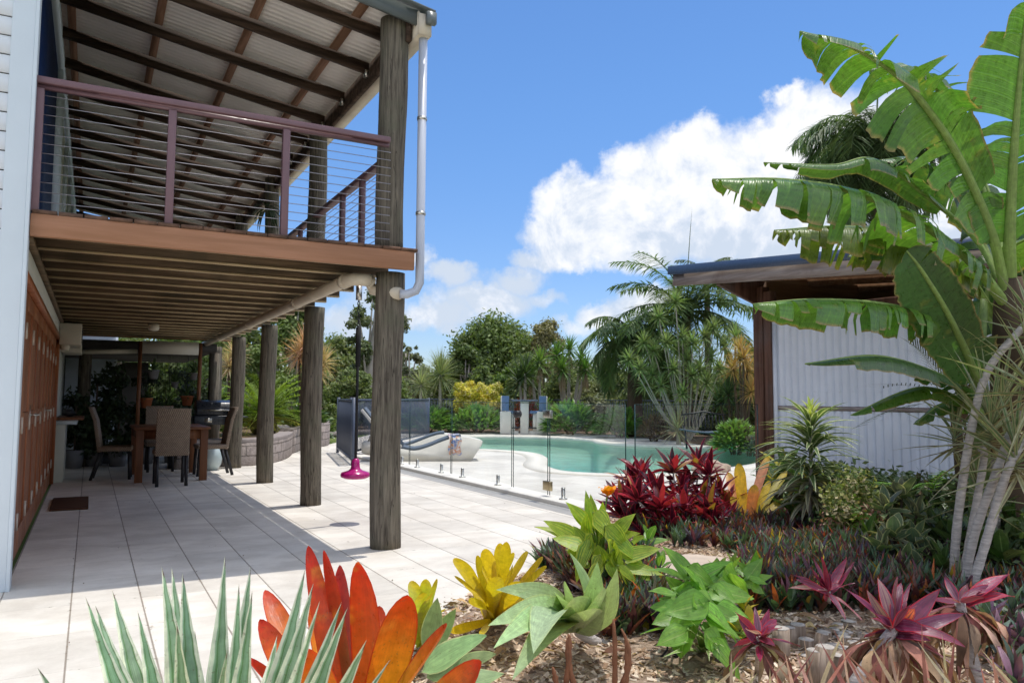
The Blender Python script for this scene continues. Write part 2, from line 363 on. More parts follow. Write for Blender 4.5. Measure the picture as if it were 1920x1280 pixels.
# timber / metal
post_wood = wood('weathered_post', (.045,.036,.028,1), (.24,.205,.155,1), .85, 2, 46, 9, 1.0, (.13,.125,.085,1), (.22,.78))
stump_wood = wood('cut_log', (.2,.145,.1,1), (.46,.37,.29,1), .85, 2, 30, 8, .7)
fascia_wood = wood('stained_fascia', (.3,.145,.075,1), (.4,.2,.115,1), .55, 0, 12, 3, .15)
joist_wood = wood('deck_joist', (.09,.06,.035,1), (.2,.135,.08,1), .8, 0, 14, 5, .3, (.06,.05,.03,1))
joist_lit_edge = wood('deck_joist_lit_edge', (.42,.31,.17,1), (.62,.49,.31,1), .8, 0, 14, 5, .3, (.25,.18,.1,1))  # pale strip paints in the floor bounce under each dark joist
board_wood = wood('deck_board', (.1,.055,.035,1), (.2,.11,.07,1), .75, 1, 14, 5, .3, (.07,.05,.04,1))
rafter_wood = wood('rafter', (.035,.022,.015,1), (.11,.07,.05,1), .8, 0, 14, 5, .3)
batten_wood = wood('batten', (.16,.085,.05,1), (.3,.17,.11,1), .8, 1, 14, 5, .3)
rail_paint = simple('rail_paint', (.16,.085,.095), .42, .5, 0, .1, 6, .05)
door_wood = wood('door_timber', (.24,.075,.03,1), (.4,.15,.065,1), .4, 2, 10, 3, .1)
table_wood = wood('table_timber', (.13,.05,.022,1), (.24,.1,.045,1), .45, 2, 10, 3, .1)
shed_wood = wood('shed_post_timber', (.07,.03,.018,1), (.17,.085,.055,1), .7, 2, 16, 5, .3, (.12,.09,.08,1))
shed_fascia = wood('shed_grey_timber', (.2,.16,.14,1), (.42,.36,.33,1), .8, 1, 14, 5, .3, (.16,.11,.09,1))
shed_under = wood('shed_roof_timber', (.2,.1,.05,1), (.34,.2,.11,1), .7, 0, 12, 4, .2)
white_paint = simple('white_weatherboard', (.70,.745,.8), .55, .35, 0, .05, 3, .06, 60, (.25,1,2))
trim_paint = simple('pale_trim', (.6,.67,.72), .5, .4, 0, .04, 3, .08)
cream_paint = simple('cream_paint', (.5,.5,.44), .6, .3, 0, .06, 3, .08)
cream_plastic = simple('cream_plastic', (.55,.5,.4), .4, .4, 0, .05, 3)
pvc = simple('aged_pvc_pipe', (.62,.54,.42), .5, .4, 0, .16, 5, .1, 20)
downp = simple('downpipe_paint', (.5,.53,.6), .35, .5, 0, .04, 3)
dark_blue = simple('navy_gutter', (.045,.075,.14), .4, .5, 0, .1, 4)
gutter_grey = simple('grey_green_gutter', (.13,.15,.15), .4, .5, 0, .15, 4)
hinge_m = simple('hinge_metal', (.62,.55,.46), .5, .5, .2, .08, 10)
steel = simple('stainless', (.6,.58,.52), .3, .5, 1, .08, 10)
wire = simple('wire_cable', (.5,.47,.48), .35, .5, .8, .05, 10)
black_m = simple('black_metal', (.02,.02,.024), .45, .4, 0, .1, 10)
black_rubber = simple('black_rubber', (.018,.018,.02), .7, .3, 0, .1, 10)
fence_metal = simple('slate_blue_metal', (.07,.09,.14), .45, .5, 0, .08, 4)
iron = simple('corrugated_iron', (.76,.79,.85), .4, .45, 0, .1, 1.6, .03, 20)
roof_sheet = simple('roof_sheet', (.86,.83,.78), .5, .4, 0, .08, 2, .03)
gate_gold = simple('brass_hinge', (.45,.36,.22), .35, .5, .9, .1, 8)
magenta = simple('magenta_plastic', (.42,.008,.16), .22, .6, 0, .04, 3)
terracotta = simple('terracotta', (.42,.14,.06), .8, .2, 0, .15, 8, .1)
grey_pot = simple('grey_pot_plastic', (.22,.22,.23), .6, .3, 0, .1, 8)
glazed = simple('glazed_ceramic', (.42,.5,.5), .2, .6, 0, .1, 4)
concrete_w = simple('white_concrete', (.7,.67,.6), .7, .3, 0, .08, 4, .2, 30)
blue_fab = simple('blue_grey_cushion', (.12,.19,.33), .9, .15, 0, .12, 12, .2, 60)
slate_fab = simple('slate_cushion', (.12,.15,.19), .9, .15, 0, .12, 12, .2, 60)
mat_fib = simple('coir_mat', (.10,.05,.03), .95, .1, 0, .3, 60, .8, 120)
rock_m = simple('pink_rock', (.45,.34,.26), .85, .2, 0, .3, 3, .8, 12)
slab_m = simple('stepping_stone', (.55,.45,.36), .8, .2, 0, .2, 4, .5, 20)
bark_pale = simple('pale_bark', (.5,.45,.41), .85, .2, 0, .4, 14, 1.0, 30, (1,1,5))
bark_dark = simple('dark_bark', (.09,.065,.045), .9, .1, 0, .35, 6, 1.0, 25, (1,1,.5))
bark_gum = simple('gum_bark', (.4,.36,.3), .8, .2, 0, .25, 2, .4, 15)
dry_leaf = leafm('dry_leaf', .15, .8, spec=.15)
glass_navy = simple('navy_glass', (.012,.03,.1), .6, .12, 0, .1, 1)
blind_m = simple('blind_fabric', (.62,.58,.5), .85, .2, 0, .05, 5)
bbq_m = simple('bbq_enamel', (.02,.025,.035), .3, .5, 0, .1, 5)
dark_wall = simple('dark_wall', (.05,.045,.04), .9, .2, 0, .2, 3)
shade_house = simple('bluish_weatherboard', (.5,.55,.62), .6, .3, 0, .06, 3)
# stone block wall
def stonem():
    m, t = newmat('planter_stone'); uv = t.n('ShaderNodeAttribute', attribute_name='luv').outputs['Vector']
    br = t.n('ShaderNodeTexBrick'); t.l(uv, br.inputs['Vector']); br.inputs['Scale'].default_value = 1; br.inputs['Brick Width'].default_value = .4; br.inputs['Row Height'].default_value = .17; br.inputs['Mortar Size'].default_value = .012; br.inputs['Mortar Smooth'].default_value = .5
    br.inputs['Color1'].default_value = (.3,.25,.22,1); br.inputs['Color2'].default_value = (.2,.165,.15,1); br.inputs['Mortar'].default_value = (.09,.075,.06,1)
    a, _ = t.noise(objco(t), 9, 5, .7); c = t.mix(t.mapr(a,.3,.7,0,.55), br.outputs[0], (.42,.37,.34,1))
    h = t.m('ADD', t.m('MULTIPLY', br.outputs['Fac'], -.8), a); fin(t, pbsdf(t, c, .9, .15, 0, h, 1.0, .04).outputs[0]); return m
stone_m = stonem()
# wicker
def wickerm():
    m, t = newmat('wicker'); oc = objco(t); s = t.n('ShaderNodeSeparateXYZ'); t.l(oc, s.inputs[0])
    a = t.m('SINE', t.m('MULTIPLY', t.m('ADD', s.outputs[0], s.outputs[1]), 260)); b = t.m('SINE', t.m('MULTIPLY', s.outputs[2], 210)); w = t.m('MULTIPLY', a, b)
    n, _ = t.noise(oc, 30, 3)
    c = t.mix(t.mapr(w,-.6,.6), (.12,.085,.06,1), (.46,.36,.27,1)); c = t.mix(t.mapr(n,.35,.65,0,.4), c, (.16,.11,.08,1))
    fin(t, pbsdf(t, c, .6, .3, 0, w, .8, .006).outputs[0]); return m
wicker = wickerm()
# glass
def glassm():
    m, t = newmat('pool_glass'); tr = t.n('ShaderNodeBsdfTransparent'); tr.inputs[0].default_value = (.965,.98,.975,1)
    gl = t.n('ShaderNodeBsdfGlossy'); gl.inputs['Roughness'].default_value = .01
    ge = t.n('ShaderNodeNewGeometry'); dt = t.n('ShaderNodeVectorMath', operation='DOT_PRODUCT'); t.l(ge.outputs['Incoming'], dt.inputs[0]); t.l(ge.outputs['Normal'], dt.inputs[1])
    k = t.m('POWER', t.m('SUBTRACT', 1.0, t.m('ABSOLUTE', dt.outputs['Value']), clamp=True), 5.0); mx = t.n('ShaderNodeMixShader')
    t.l(t.m('ADD', .012, t.m('MULTIPLY', k, .08)), mx.inputs[0]); t.l(tr.outputs[0], mx.inputs[1]); t.l(gl.outputs[0], mx.inputs[2]); fin(t, mx.outputs[0]); return m
pool_glass = glassm()
glass_edge = simple('glass_edge', (.015,.05,.04), .15, .6, 0, .1, 3)
# water: a real refracting surface over a painted basin
def waterm():
    m, t = newmat('pool_water'); oc = objco(t); a, _ = t.noise(t.scalev(oc,(1,.6,1)), 2.6, 4, .62, 1.2); b, _ = t.noise(oc, 9, 3)
    h = t.m('ADD', a, t.m('MULTIPLY', b, .25))
    bp = t.n('ShaderNodeBump'); bp.inputs['Strength'].default_value = .9; bp.inputs['Distance'].default_value = .12; t.l(h, bp.inputs['Height'])
    tr = t.n('ShaderNodeBsdfTransparent'); tr.inputs[0].default_value = (.76,.97,.95,1); gl = t.n('ShaderNodeBsdfGlossy'); gl.inputs['Roughness'].default_value = .03
    t.l(bp.outputs[0], gl.inputs['Normal']); fr = t.n('ShaderNodeFresnel'); fr.inputs[0].default_value = 1.33; t.l(bp.outputs[0], fr.inputs['Normal'])
    mx = t.n('ShaderNodeMixShader'); t.l(t.m('MULTIPLY', fr.outputs[0], .8), mx.inputs[0]); t.l(tr.outputs[0], mx.inputs[1]); t.l(gl.outputs[0], mx.inputs[2]); fin(t, mx.outputs[0]); return m
water_m = waterm()
def basinm():
    m, t = newmat('pool_basin'); oc = objco(t); a, _ = t.noise(oc, 3.2, 4, .6, 1.5); v = t.n('ShaderNodeTexVoronoi', feature='DISTANCE_TO_EDGE'); v.inputs['Scale'].default_value = 3.5
    s = t.n('ShaderNodeSeparateXYZ'); t.l(oc, s.inputs[0])
    dep = t.mapr(s.outputs[2], -1.3, -.25, 0, 1)
    c = t.mix(dep, (.1,.52,.5,1), (.7,.74,.58,1)); fin(t, pbsdf(t, c, .7, .2).outputs[0]); return m
basin_m = basinm()
# leaf materials
L_generic = leafm('foliage', .3, .5, spec=.35)
L_gloss = leafm('glossy_leaf', .25, .3, spec=.5, midrib=(.16,.24,.08,1))
L_banana = leafm('banana_leaf', .36, .28, spec=.75, edge=(.28,.2,.08,1), ew=.022, ribs=150)
L_agavev = leafm('variegated_agave_leaf', .12, .45, edge=(.72,.75,.58,1), ew=.2, spec=.35, tipc=(.09,.035,.03,1), tipv=(.955,.975), stripe=7, stripec=(.11,.23,.08,1))
L_bromo = leafm('orange_bromeliad_leaf', .38, .3, tipc=(.5,.018,.01,1), tipv=(.42,1.08), spec=.5, blotch=(.6,.2,.03,1), edge=(.45,.025,.01,1), ew=.03, vein=.35)
L_bromy = leafm('yellow_bromeliad_leaf', .35, .35, tipc=(.55,.38,.02,1), tipv=(.75,1.05), spec=.4, vein=.5)
L_attenu = leafm('pale_agave_leaf', .2, .45, edge=(.42,.5,.22,1), ew=.04, spec=.3)
L_canna = leafm('canna_leaf', .4, .35, stripe=16, stripec=(.5,.52,.06,1), spec=.45)
L_lily = leafm('lily_leaf', .4, .3, spec=.5, midrib=(.3,.45,.1,1), stripe=14, stripec=(.16,.34,.05,1))
L_cord = leafm('crimson_cordyline_leaf', .3, .3, edge=(.5,.03,.08,1), ew=.1, spec=.55)
L_cordp = leafm('pink_cordyline_leaf', .3, .32, edge=(.5,.02,.05,1), ew=.07, spec=.5, stripe=9, stripec=(.2,.06,.12,1), blotch=(.12,.02,.05,1))
L_dracv = leafm('white_edged_dracaena_leaf', .25, .4, edge=(.66,.68,.42,1), ew=.15, spec=.4)
L_marg = leafm('striped_dracaena_leaf', .2, .45, edge=(.3,.22,.12,1), ew=.1, spec=.35, stripe=5, stripec=(.5,.5,.32,1))
L_varieg = leafm('cream_edged_leaf', .25, .35, edge=(.55,.52,.28,1), ew=.09, spec=.4, stripe=10, stripec=(.2,.24,.12,1))
L_rhoeo = leafm('rhoeo_leaf', .2, .35, spec=.5)
L_dark = leafm('shade_leaf', .15, .5, spec=.3)
# ------------------------------------------------------------------ ground, pool
def smoothloop(pts, k=6):
    n = len(pts); out = []
    for i in range(n):
        p0, p1, p2, p3 = pts[i-1], pts[i], pts[(i+1)%n], pts[(i+2)%n]
        for j in range(k):
            u = j/k; out.append(.5*((2*p1)+(p2-p0)*u+(2*p0-5*p1+4*p2-p3)*u*u+(3*p1-p0-3*p2+p3)*u**3))
    return out
PZ = -.10
poolpx = [(800,829),(857,840),(930,843),(1000,849),(1027,860),(1024,872),(1050,882),(1100,886.5),(1200,889),(1300,884),(1400,872),(1440,862),(1500,850),(1480,842),(1413,838),(1350,838),(1280,836),(1200,834),(1125,829),(1105,824),(1050,820.5),(980,818.5),(900,817.5),(820,820)]
pool = [Vector(G(x,y,0)).to_2d() for x,y in poolpx]
pool = smoothloop(pool, 5)
def area(p): return sum(p[i-1].x*p[i].y-p[i].x*p[i-1].y for i in range(len(p)))/2
if area(pool) < 0: pool.reverse()
def offset(loop, d):
    n = len(loop); o = []
    for i in range(n):
        tg = (loop[(i+1)%n]-loop[i-1]).normalized(); o.append(loop[i]+Vector((tg.y,-tg.x))*d)
    return o
def sheet(name, outer, holes, z, mat, kind='structure', thick=0):
    polys = [[Vector((p[0],p[1],0)) for p in outer]]+[[Vector((p[0],p[1],0)) for p in h] for h in holes]
    tri = tessellate_polygon(polys); flat = [p for q in polys for p in q]; mb = MB()
    fs = []
    for f in tri:
        a, b, c = (flat[i] for i in f)
        if (b-a).cross(c-a).z < 0: f = (f[0],f[2],f[1])
        if abs((b-a).cross(c-a).z) > 1e-9: fs.append(f)
    mb.add([(p.x,p.y,z) for p in flat], fs)
    if thick:
        for q in polys[:1]:
            n = len(q); vs = [(p.x,p.y,z) for p in q]+[(p.x,p.y,z-thick) for p in q]
            mb.add(vs, [(i,(i+1)%n,n+(i+1)%n,n+i) for i in range(n)])
    o = mb.build(name, mat); o['kind'] = kind; return o
BIG = 700
sheet('ground', [(-BIG,-BIG),(BIG,-BIG),(BIG,BIG),(-BIG,BIG)], [offset(pool,.06)], -.03, lawn)
edgeback = [G(x,y).to_2d() for x,y in [(590,822),(700,813),(780,811),(857,811.5),(940,811.5),(1000,811.5),(1080,813),(1150,816),(1200,820),(1270,827),(1330,836),(1400,846),(1450,852)]]
edgeback = edgeback[1:]
pooldeck = [(4.705,3.0),(4.705,16.6),(5.3,19.5)]+[tuple(p) for p in edgeback]+[(16,11),(16,3.0)]
cop_out = offset(pool,.42)
sheet('pool_deck', pooldeck, [cop_out], .0, paverB)
mb = MB(); n = len(pool)
vs = [(p.x,p.y,.012) for p in cop_out]+[(p.x,p.y,.012) for p in pool]+[(p.x,p.y,-.06) for p in pool]+[(p.x,p.y,-.02) for p in cop_out]
fs = []
for i in range(n):
    j = (i+1)%n; fs += [(i,j,n+j,n+i),(n+i,n+j,2*n+j,2*n+i),(3*n+i,3*n+j,j,i)]
mb.add(vs, fs); struct(mb.build('pool_coping', coping))
inner = offset(pool,.02)
mb = MB(); vs = [(p.x,p.y,-.055) for p in inner]; 
cen = sum(inner, Vector((0,0)))/n
def bz(p, s):
    # shallow beach on the near right side, deep in the middle
    return -.16-1.2*s
rings = [(0,-.055),(.05,-.25),(.7,-.55),(1.4,-1.0),(2.2,-1.35)]
prev = None; allv = []; fs = []
for ri, (d, z) in enumerate(rings):
    for i, p in enumerate(inner):
        q = p+(cen-p).normalized()*min(d, (cen-p).length*.8)
        near = max(0,min(1,(13.2-p.y)/1.2))*max(0,min(1,(12.5-p.x)/2)); zz = z if ri == 0 else z*(1-near)+(-.13-.09*d)*near
        allv.append((q.x,q.y,zz))
    if ri: fs += [((ri-1)*n+i, (ri-1)*n+(i+1)%n, ri*n+(i+1)%n, ri*n+i) for i in range(n)]
tri = tessellate_polygon([[Vector((allv[(len(rings)-1)*n+i][0],allv[(len(rings)-1)*n+i][1],0)) for i in range(n)]])
fs += [tuple((len(rings)-1)*n+k for k in f) for f in tri]
struct(MB().add(allv, fs).build('pool_basin', basin_m))
sheet('water', inner, [], PZ, water_m)
# house paving
pav = [(-.42,-8),(-.42,25),(3.9,25),(4.6,22.0),(4.6,20.0),(5.3,19.5),(4.705,16.6),(4.705,15.5),(4.40,15.0),(4.40,3.0),(4.40,-8)]
sheet('patio_paving', pav, [], .0, paverA)
sheet('side_paving', [(-12,-8),(-.42,-8),(-.42,5.745),(-12,5.745)], [], .0, paverA)
sheet('grey_tile_strip', [(4.405,3),(4.66,3),(4.66,15.5),(4.405,15.0)], [], .0, greyband)
mb = MB(); mb.bb((4.66,3,-.02),(4.96,15.6,.045)); struct(mb.build('fence_border_kerb', border, bevel=.006))
# gardens
bedpoly = [(-.7,.4),(-.7,2.3),(.4,2.75),(1.1,3.3),(1.75,4.2),(2.05,4.45),(2.8,4.85),(3.6,5.5),(4.5,6.55),(5.0,6.75),(7.4,6.8),(7.4,6.9),(9.5,6.9),(9.5,-2),(-.7,-2)]
def inpoly(x, y, P):
    c = False; j = len(P)-1
    for i in range(len(P)):
        if (P[i][1] > y) != (P[j][1] > y) and x < (P[j][0]-P[i][0])*(y-P[i][1])/(P[j][1]-P[i][1])+P[i][0]: c = not c
        j = i
    return c
def edged(x, y):
    best = 9
    for i in range(len(bedpoly)):
        a = Vector(bedpoly[i-1]); b = Vector(bedpoly[i]); p = Vector((x,y)); ab = b-a; tt = max(0,min(1,(p-a).dot(ab)/ab.length_squared)); best = min(best,(a+ab*tt-p).length)
    return best
from mathutils import noise as mnoise
def bedz(x, y):
    if not inpoly(x,y,bedpoly): return -.05
    e = min(1, edged(x,y)/.35)
    return -.02+e*(.075+.05*mnoise.noise(Vector((x*.9,y*.9,0)))+.022*mnoise.noise(Vector((x*4,y*4,3))))
st = .06; x0, y0 = -.8, 0.3; nx, ny = int(9.0/st), int(6.8/st); vs = []; fs = []
for j in range(ny+1):
    for i in range(nx+1):
        x, y = x0+i*st, y0+j*st; vs.append((x,y,bedz(x,y)))
for j in range(ny):
    for i in range(nx):
        a = j*(nx+1)+i
        if max(vs[a][2],vs[a+1][2],vs[a+nx+1][2],vs[a+nx+2][2]) > -.04: fs.append((a,a+1,a+nx+2,a+nx+1))
struct(MB().add(vs, fs).build('garden_bed_soil', mulch, smooth=True))
# mulch chips
N = 46000
xs = rng.uniform(.2,7.2,N); ys = rng.uniform(1.6,6.8,N)
keep = [i for i in range(N) if inpoly(xs[i],ys[i],bedpoly) and (ys[i] < 5.2 or rng.random() < .5)]
xs, ys = xs[keep], ys[keep]; N = len(xs)
zs = np.array([bedz(x,y) for x,y in zip(xs,ys)])+.006
an = rng.uniform(0,2*np.pi,N); L = rng.uniform(.015,.06,N); w = rng.uniform(.005,.014,N); tl = rng.normal(0,.35,N); tw = rng.normal(0,.5,N)
d = np.stack([np.cos(an),np.sin(an),tl],1); d /= np.linalg.norm(d,axis=1)[:,None]; s = np.stack([-np.sin(an),np.cos(an),tw],1); s /= np.linalg.norm(s,axis=1)[:,None]
c0 = np.stack([xs,ys,zs],1); a, b = d*L[:,None]/2*1.0, s*w[:,None]/2*1.6
Q = np.stack([c0-a-b,c0+a-b*.6,c0+a+b*.6,c0-a+b],1)
pal = np.array([(.66,.52,.39),(.74,.6,.46),(.55,.39,.27),(.4,.26,.17),(.8,.68,.55),(.22,.14,.1)]); C = pal[rng.integers(0,6,N)]*rng.uniform(.8,1.15,(N,1))
chips = MB().np_quads(Q,C).build('bark_mulch', dry_leaf); tag(chips,'pale and brown bark chips spread over the garden bed','mulch',kind='stuff')
# rear garden
rg = [tuple(p) for p in edgeback]+[(16,11),(40,10),(40,40),(9.5,40)]
sheet('rear_garden_soil', rg, [], .012, soil)
mb = MB(); e2 = [G(x,y).to_2d() for x,y in [(560,829),(600,822),(640,815),(700,812.5)]]
mb.tube([(p.x,p.y,.06) for p in e2], .09, 6); struct(mb.build('lawn_kerb', stone_m))
# ------------------------------------------------------------------ house
HX, HY = -.41, 5.75
hs_ = root('house', 'pale weatherboard two storey house with brown timber folding doors beside the patio', 'house', (HX,HY,0))
mb = MB(); z = .0; k = 0
while z < 8.2:
    zt_ = z+.117; y1 = HY; 
    mb.add([(-9,y1-.026,z),(HX-.085,y1-.026,z),(HX-.085,y1-.008,zt_),(-9,y1-.008,zt_),(-9,y1,z),(HX-.085,y1,z)], [(0,1,2,3),(4,5,1,0)]); z += .125
mb.build('weatherboard_wall', white_paint, hs_); MB().bb((-9,HY+.002,0),(HX-.06,HY+.02,8.2)).build('lap_shade_backing', dark_wall, hs_)  # dark backing paints the shade line in the gaps between boards
mb = MB(); mb.bb((HX-.125,HY-.04,-.0),(HX+.0,HY,8.2)); mb.bb((HX-.0,HY-.04,0),(HX+.022,HY+.1,8.2)); mb.build('corner_board', trim_paint, hs_, bevel=.003)
# side wall (ground floor) : cream band over the doors, wall beyond
DT = 1.97; D0, D1 = 5.95, 12.3
mb = MB(); mb.bb((HX-.2,HY+.1,DT+.06),(HX,15.2,2.39)); mb.bb((HX-.2,D1+.05,0),(HX,15.2,DT+.06)); mb.bb((HX-.2,HY+.1,0),(HX,D0-.05,DT+.06)); mb.build('side_wall', cream_paint, hs_)
mb = MB(); mb.bb((HX-.06,D0-.05,0),(HX+.012,D0,DT+.06)); mb.bb((HX-.06,D1,0),(HX+.012,D1+.05,DT+.06)); mb.bb((HX-.06,D0,DT),(HX+.012,D1,DT+.06)); mb.build('door_frame', door_wood, hs_)
nd = 8; wd = (D1-D0)/nd
for i in range(nd):
    a = D0+i*wd+.004; b = a+wd-.008; x = HX-.03
    mb = MB(); f = .1
    mb.bb((x-.04,a,.012),(x,a+f,DT-.005)); mb.bb((x-.04,b-f,.012),(x,b,DT-.005)); mb.bb((x-.04,a+f,.012),(x,b-f,.2)); mb.bb((x-.04,a+f,DT-.12),(x,b-f,DT-.005)); mb.bb((x-.04,a+f,.95),(x,b-f,1.07))
    nb = 5
    for k in range(nb):
        u0 = a+f+(b-a-2*f)*k/nb; u1 = a+f+(b-a-2*f)*(k+1)/nb-.004
        mb.bb((x-.032,u0,.2),(x-.014,u1,.95)); mb.bb((x-.032,u0,1.07),(x-.014,u1,DT-.12))
    dd = mb.build('folding_door', door_wood, hs_, bevel=.002)
    for zz in (.28,.98,1.68): MB().bb((x-.002,b-.022,zz-.06),(x+.012,b+.018,zz+.06)).build('hinge', hinge_m, dd)
    if i in (2,5):
        hb = MB(); hb.bb((x,a+.03,.92),(x+.006,a+.07,1.12)); hb.tube([(x,a+.05,1.04),(x+.06,a+.05,1.04),(x+.06,a+.16,1.04)], .009, 8); hb.build('handle', steel, dd)
# upper wall
UW = HX-.0
mb = MB(); mb.bb((UW-.2,HY+.02,2.41),(UW-.04,5.9,5.35)); mb.bb((UW-.2,9.4,2.41),(UW-.03,20,5.3)); mb.bb((UW-.2,5.9,4.8),(UW-.03,9.4,5.3)); mb.build('upper_wall', cream_paint, hs_)
fr = MB(); 
for yy in (9.3,): fr.bb((UW-.06,yy,2.42),(UW+.02,yy+.07,4.8))
w_ = fr.build('glass_door', trim_paint, hs_)
pn = MB(); pn.bb((UW-.05,6.32,2.44),(UW-.03,9.3,4.8)); pn.build('pane', glass_navy, w_)
fr = MB(); fr.bb((UW-.03,HY+.02,2.42),(UW+.0,5.86,4.6)); 
for yy in np.arange(9.9,16,1.9): fr.bb((UW-.03,yy,2.42),(UW+.015,yy+.1,4.6))
fr.bb((UW-.03,HY+.02,4.66),(UW+.03,19.5,4.78)); fr.build('wall_trim', trim_paint, hs_)
mb = MB()
for q in range(9): mb.bb((UW-.03,5.96+.0+q*.038,2.42),(UW-.012+.006*(q%2),5.96+.034+q*.038,4.55))
mb.build('navy_cladding', glass_navy, hs_)
# house gable roof, out of sight but casting its shadow
mb = MB(); mb.add([(-9.4,5.3,8.0),(.2,5.3,5.45),(.2,20,5.45),(-9.4,20,8.0)], [(0,1,2,3)]); mb.add([(-9.4,5.3,7.9),(-.1,5.3,5.44),(-.1,20,5.44),(-9.4,20,7.9)], [(3,2,1,0)]); 
# (kept behind the veranda roof line)
# ------------------------------------------------------------------ veranda
VX1, VY0, VY1 = 2.25, 5.82, 15.0
ver = root('veranda', 'raised timber veranda on round posts with a corrugated roof and wire railing', 'veranda', (VX1,VY0,0))
mb = MB(); mb.bb((HX+.025,VY0-.045,2.225),(VX1,VY0,2.372)); fascia = mb.build('front_fascia', fascia_wood, ver, bevel=.003)
# deck boards run away from us, with gaps
nb = 18; bw = (VX1+.03-HX-.03)/nb
for i in range(nb):
    x = HX+.03+i*bw
    MB().bb((x+.003,VY0-.05+random.uniform(-.006,.006),2.374),(x+bw-.0065,VY1,2.398)).build('deck_board', board_wood, ver)
y = VY0+.02; k = 0
while y < VY1-.05:
    MB().bb((HX+.002,y,2.25),(VX1-.02,y+.045,2.373)).build('joist', joist_wood, ver); MB().bb((HX+.002,y-.004,2.235),(VX1-.02,y+.049,2.2495)).build('joist_lit_edge', joist_lit_edge, ver); y += .5
MB().bb((HX+.001,VY0+.001,2.20),(HX+.045,VY1,2.234)).build('wall_plate', joist_wood, ver)
MB().bb((HX+.01,VY1,2.22),(VX1,VY1+.045,2.372)).build('rear_fascia', fascia_wood, ver)
# round posts
def logpost(x, y, z0, z1, r0, r1, parent, name='post', seed=0):
    random.seed(seed); pts, rr = [], []
    for i in range(26):
        u = i/25; pts.append((x+.012*math.sin(u*5+seed),y+.01*math.cos(u*4+seed),z0+(z1-z0)*u)); rr.append((r0+(r1-r0)*u)*(1+.014*math.sin(u*9+seed*2)+.008*random.uniform(-1,1)))
    vs, uv = [], []; N_ = 26; mb = MB()
    lob = [1+.012*math.sin(3*2*math.pi*k/N_+seed)+random.uniform(-.008,.008) for k in range(N_)]
    for p, r in zip(pts, rr):
        for k in range(N_): a = 2*math.pi*k/N_; vs.append((p[0]+r*lob[k]*math.cos(a),p[1]+r*lob[k]*math.sin(a),p[2]))
    fs = [(i*N_+k,i*N_+(k+1)%N_,(i+1)*N_+(k+1)%N_,(i+1)*N_+k) for i in range(25) for k in range(N_)]+[tuple(range(N_-1,-1,-1)),tuple(25*N_+k for k in range(N_))]
    return mb.add(vs,fs).build(name, post_wood, parent, smooth=True)
ROX, ROZ = 2.3, 4.35        # outer roof edge
RS = .165                  # rise per metre towards the house
def rz(x): return ROZ+(ROX-x)*RS
posty = [6.03, 8.75, 11.3, 13.85, 16.5]
for i, y in enumerate(posty):
    x = 2.13 if i == 0 else 2.2
    logpost(x, y, 0, 2.22 if i < 4 else 2.2, .132 if i == 0 else .115, .128 if i == 0 else .112, ver, seed=i+1) if i else None
    if i < 4 or 1: 
        if i: logpost(x, y, 2.4, rz(x)-.02, .105, .1, ver, seed=i+10)
logpost(2.13,6.03,0,2.225,.125,.118,ver,seed=3)
logpost(2.13,6.03,2.4,rz(2.13)-.0,.115,.118,ver,seed=4)
# roof: rafters, battens, sheet
RY0, RY1 = 5.9, 17.2
ys_ = [6.23-.0, 6.93, 7.73]; 
while ys_[-1] < 16.6: ys_.append(ys_[-1]+.78)
for y in ys_: MB().beam((HX-.02,y,rz(HX-.02)-.05),(ROX-.1,y,rz(ROX-.1)-.05),.045,.1).build('rafter', rafter_wood, ver)
for x in (-.3,.42,1.14,1.86): 
    a = MB().beam((x,RY0,rz(x)+.02),(x,RY1,rz(x)+.02),.07,.036); a.build('batten', batten_wood, ver)
def corr_sheet(p0, ux, vx, L, W_, amp=.009, pitch=.076, nrm=Vector((0,0,1)), step=10, th=None):
    """ridges run along ux (length L), repeated along vx (width W_)"""
    nW = int(W_/pitch*step); vs = []; uv=[]
    for i in range(nW+1):
        s_ = W_*i/nW; h = amp*(1-2*math.exp(-(((s_/pitch)%1-.5)/.13)**2))
        for j in (0,1): vs.append(Vector(p0)+Vector(vx)*s_+Vector(ux)*(L*j)+nrm*h); uv.append((j,s_))
    return vs, [(i*2,i*2+1,i*2+3,i*2+2) for i in range(nW)], uv
su = Vector((1,0,-RS)).normalized(); LL = (ROX+.05-(HX-.05))/su.x
v_, f_, u_ = corr_sheet((HX-.05,RY0-.02,rz(HX-.05)+.052), su, (0,1,0), LL, RY1-RY0, .009, .076)
MB().add(v_, f_, uvs=u_).build('roof_sheet', roof_sheet, ver, smooth=True)
mb = MB(); mb.bb((ROX-.1,RY0,rz(ROX-.05)-.18),(ROX-.055,RY1,rz(ROX-.05)+.0)); mb.build('edge_beam', rafter_wood, ver)
mb = MB()
for (x0_,x1_,z0_,z1_) in ((ROX-.04,ROX-.03,-.14,.05),(ROX-.04,ROX+.075,-.15,-.14),(ROX+.065,ROX+.075,-.14,.0)): mb.bb((x0_,RY0-.1,ROZ+z0_),(x1_,RY1,ROZ+z1_))
mb.bb((ROX-.04,RY0-.11,ROZ-.15),(ROX+.075,RY0-.1,ROZ+.03)); mb.build('gutter', pvc, ver)
mb = MB(); mb.beam((HX-.05,RY0-.06,rz(HX-.05)-.0),(ROX+.02,RY0-.06,rz(ROX+.02)-.0),.03,.13); mb.build('barge_board', gutter_grey, ver)
mb = MB(); mb.beam((HX-.05,RY0-.09,rz(HX-.05)+.078),(ROX+.1,RY0-.09,rz(ROX+.1)+.078),.1,.014); mb.bb((ROX+.02,RY0-.16,ROZ-.06),(ROX+.1,RY0-.115,ROZ+.04)); mb.build('roof_capping', gutter_grey, ver)
mb = MB(); 
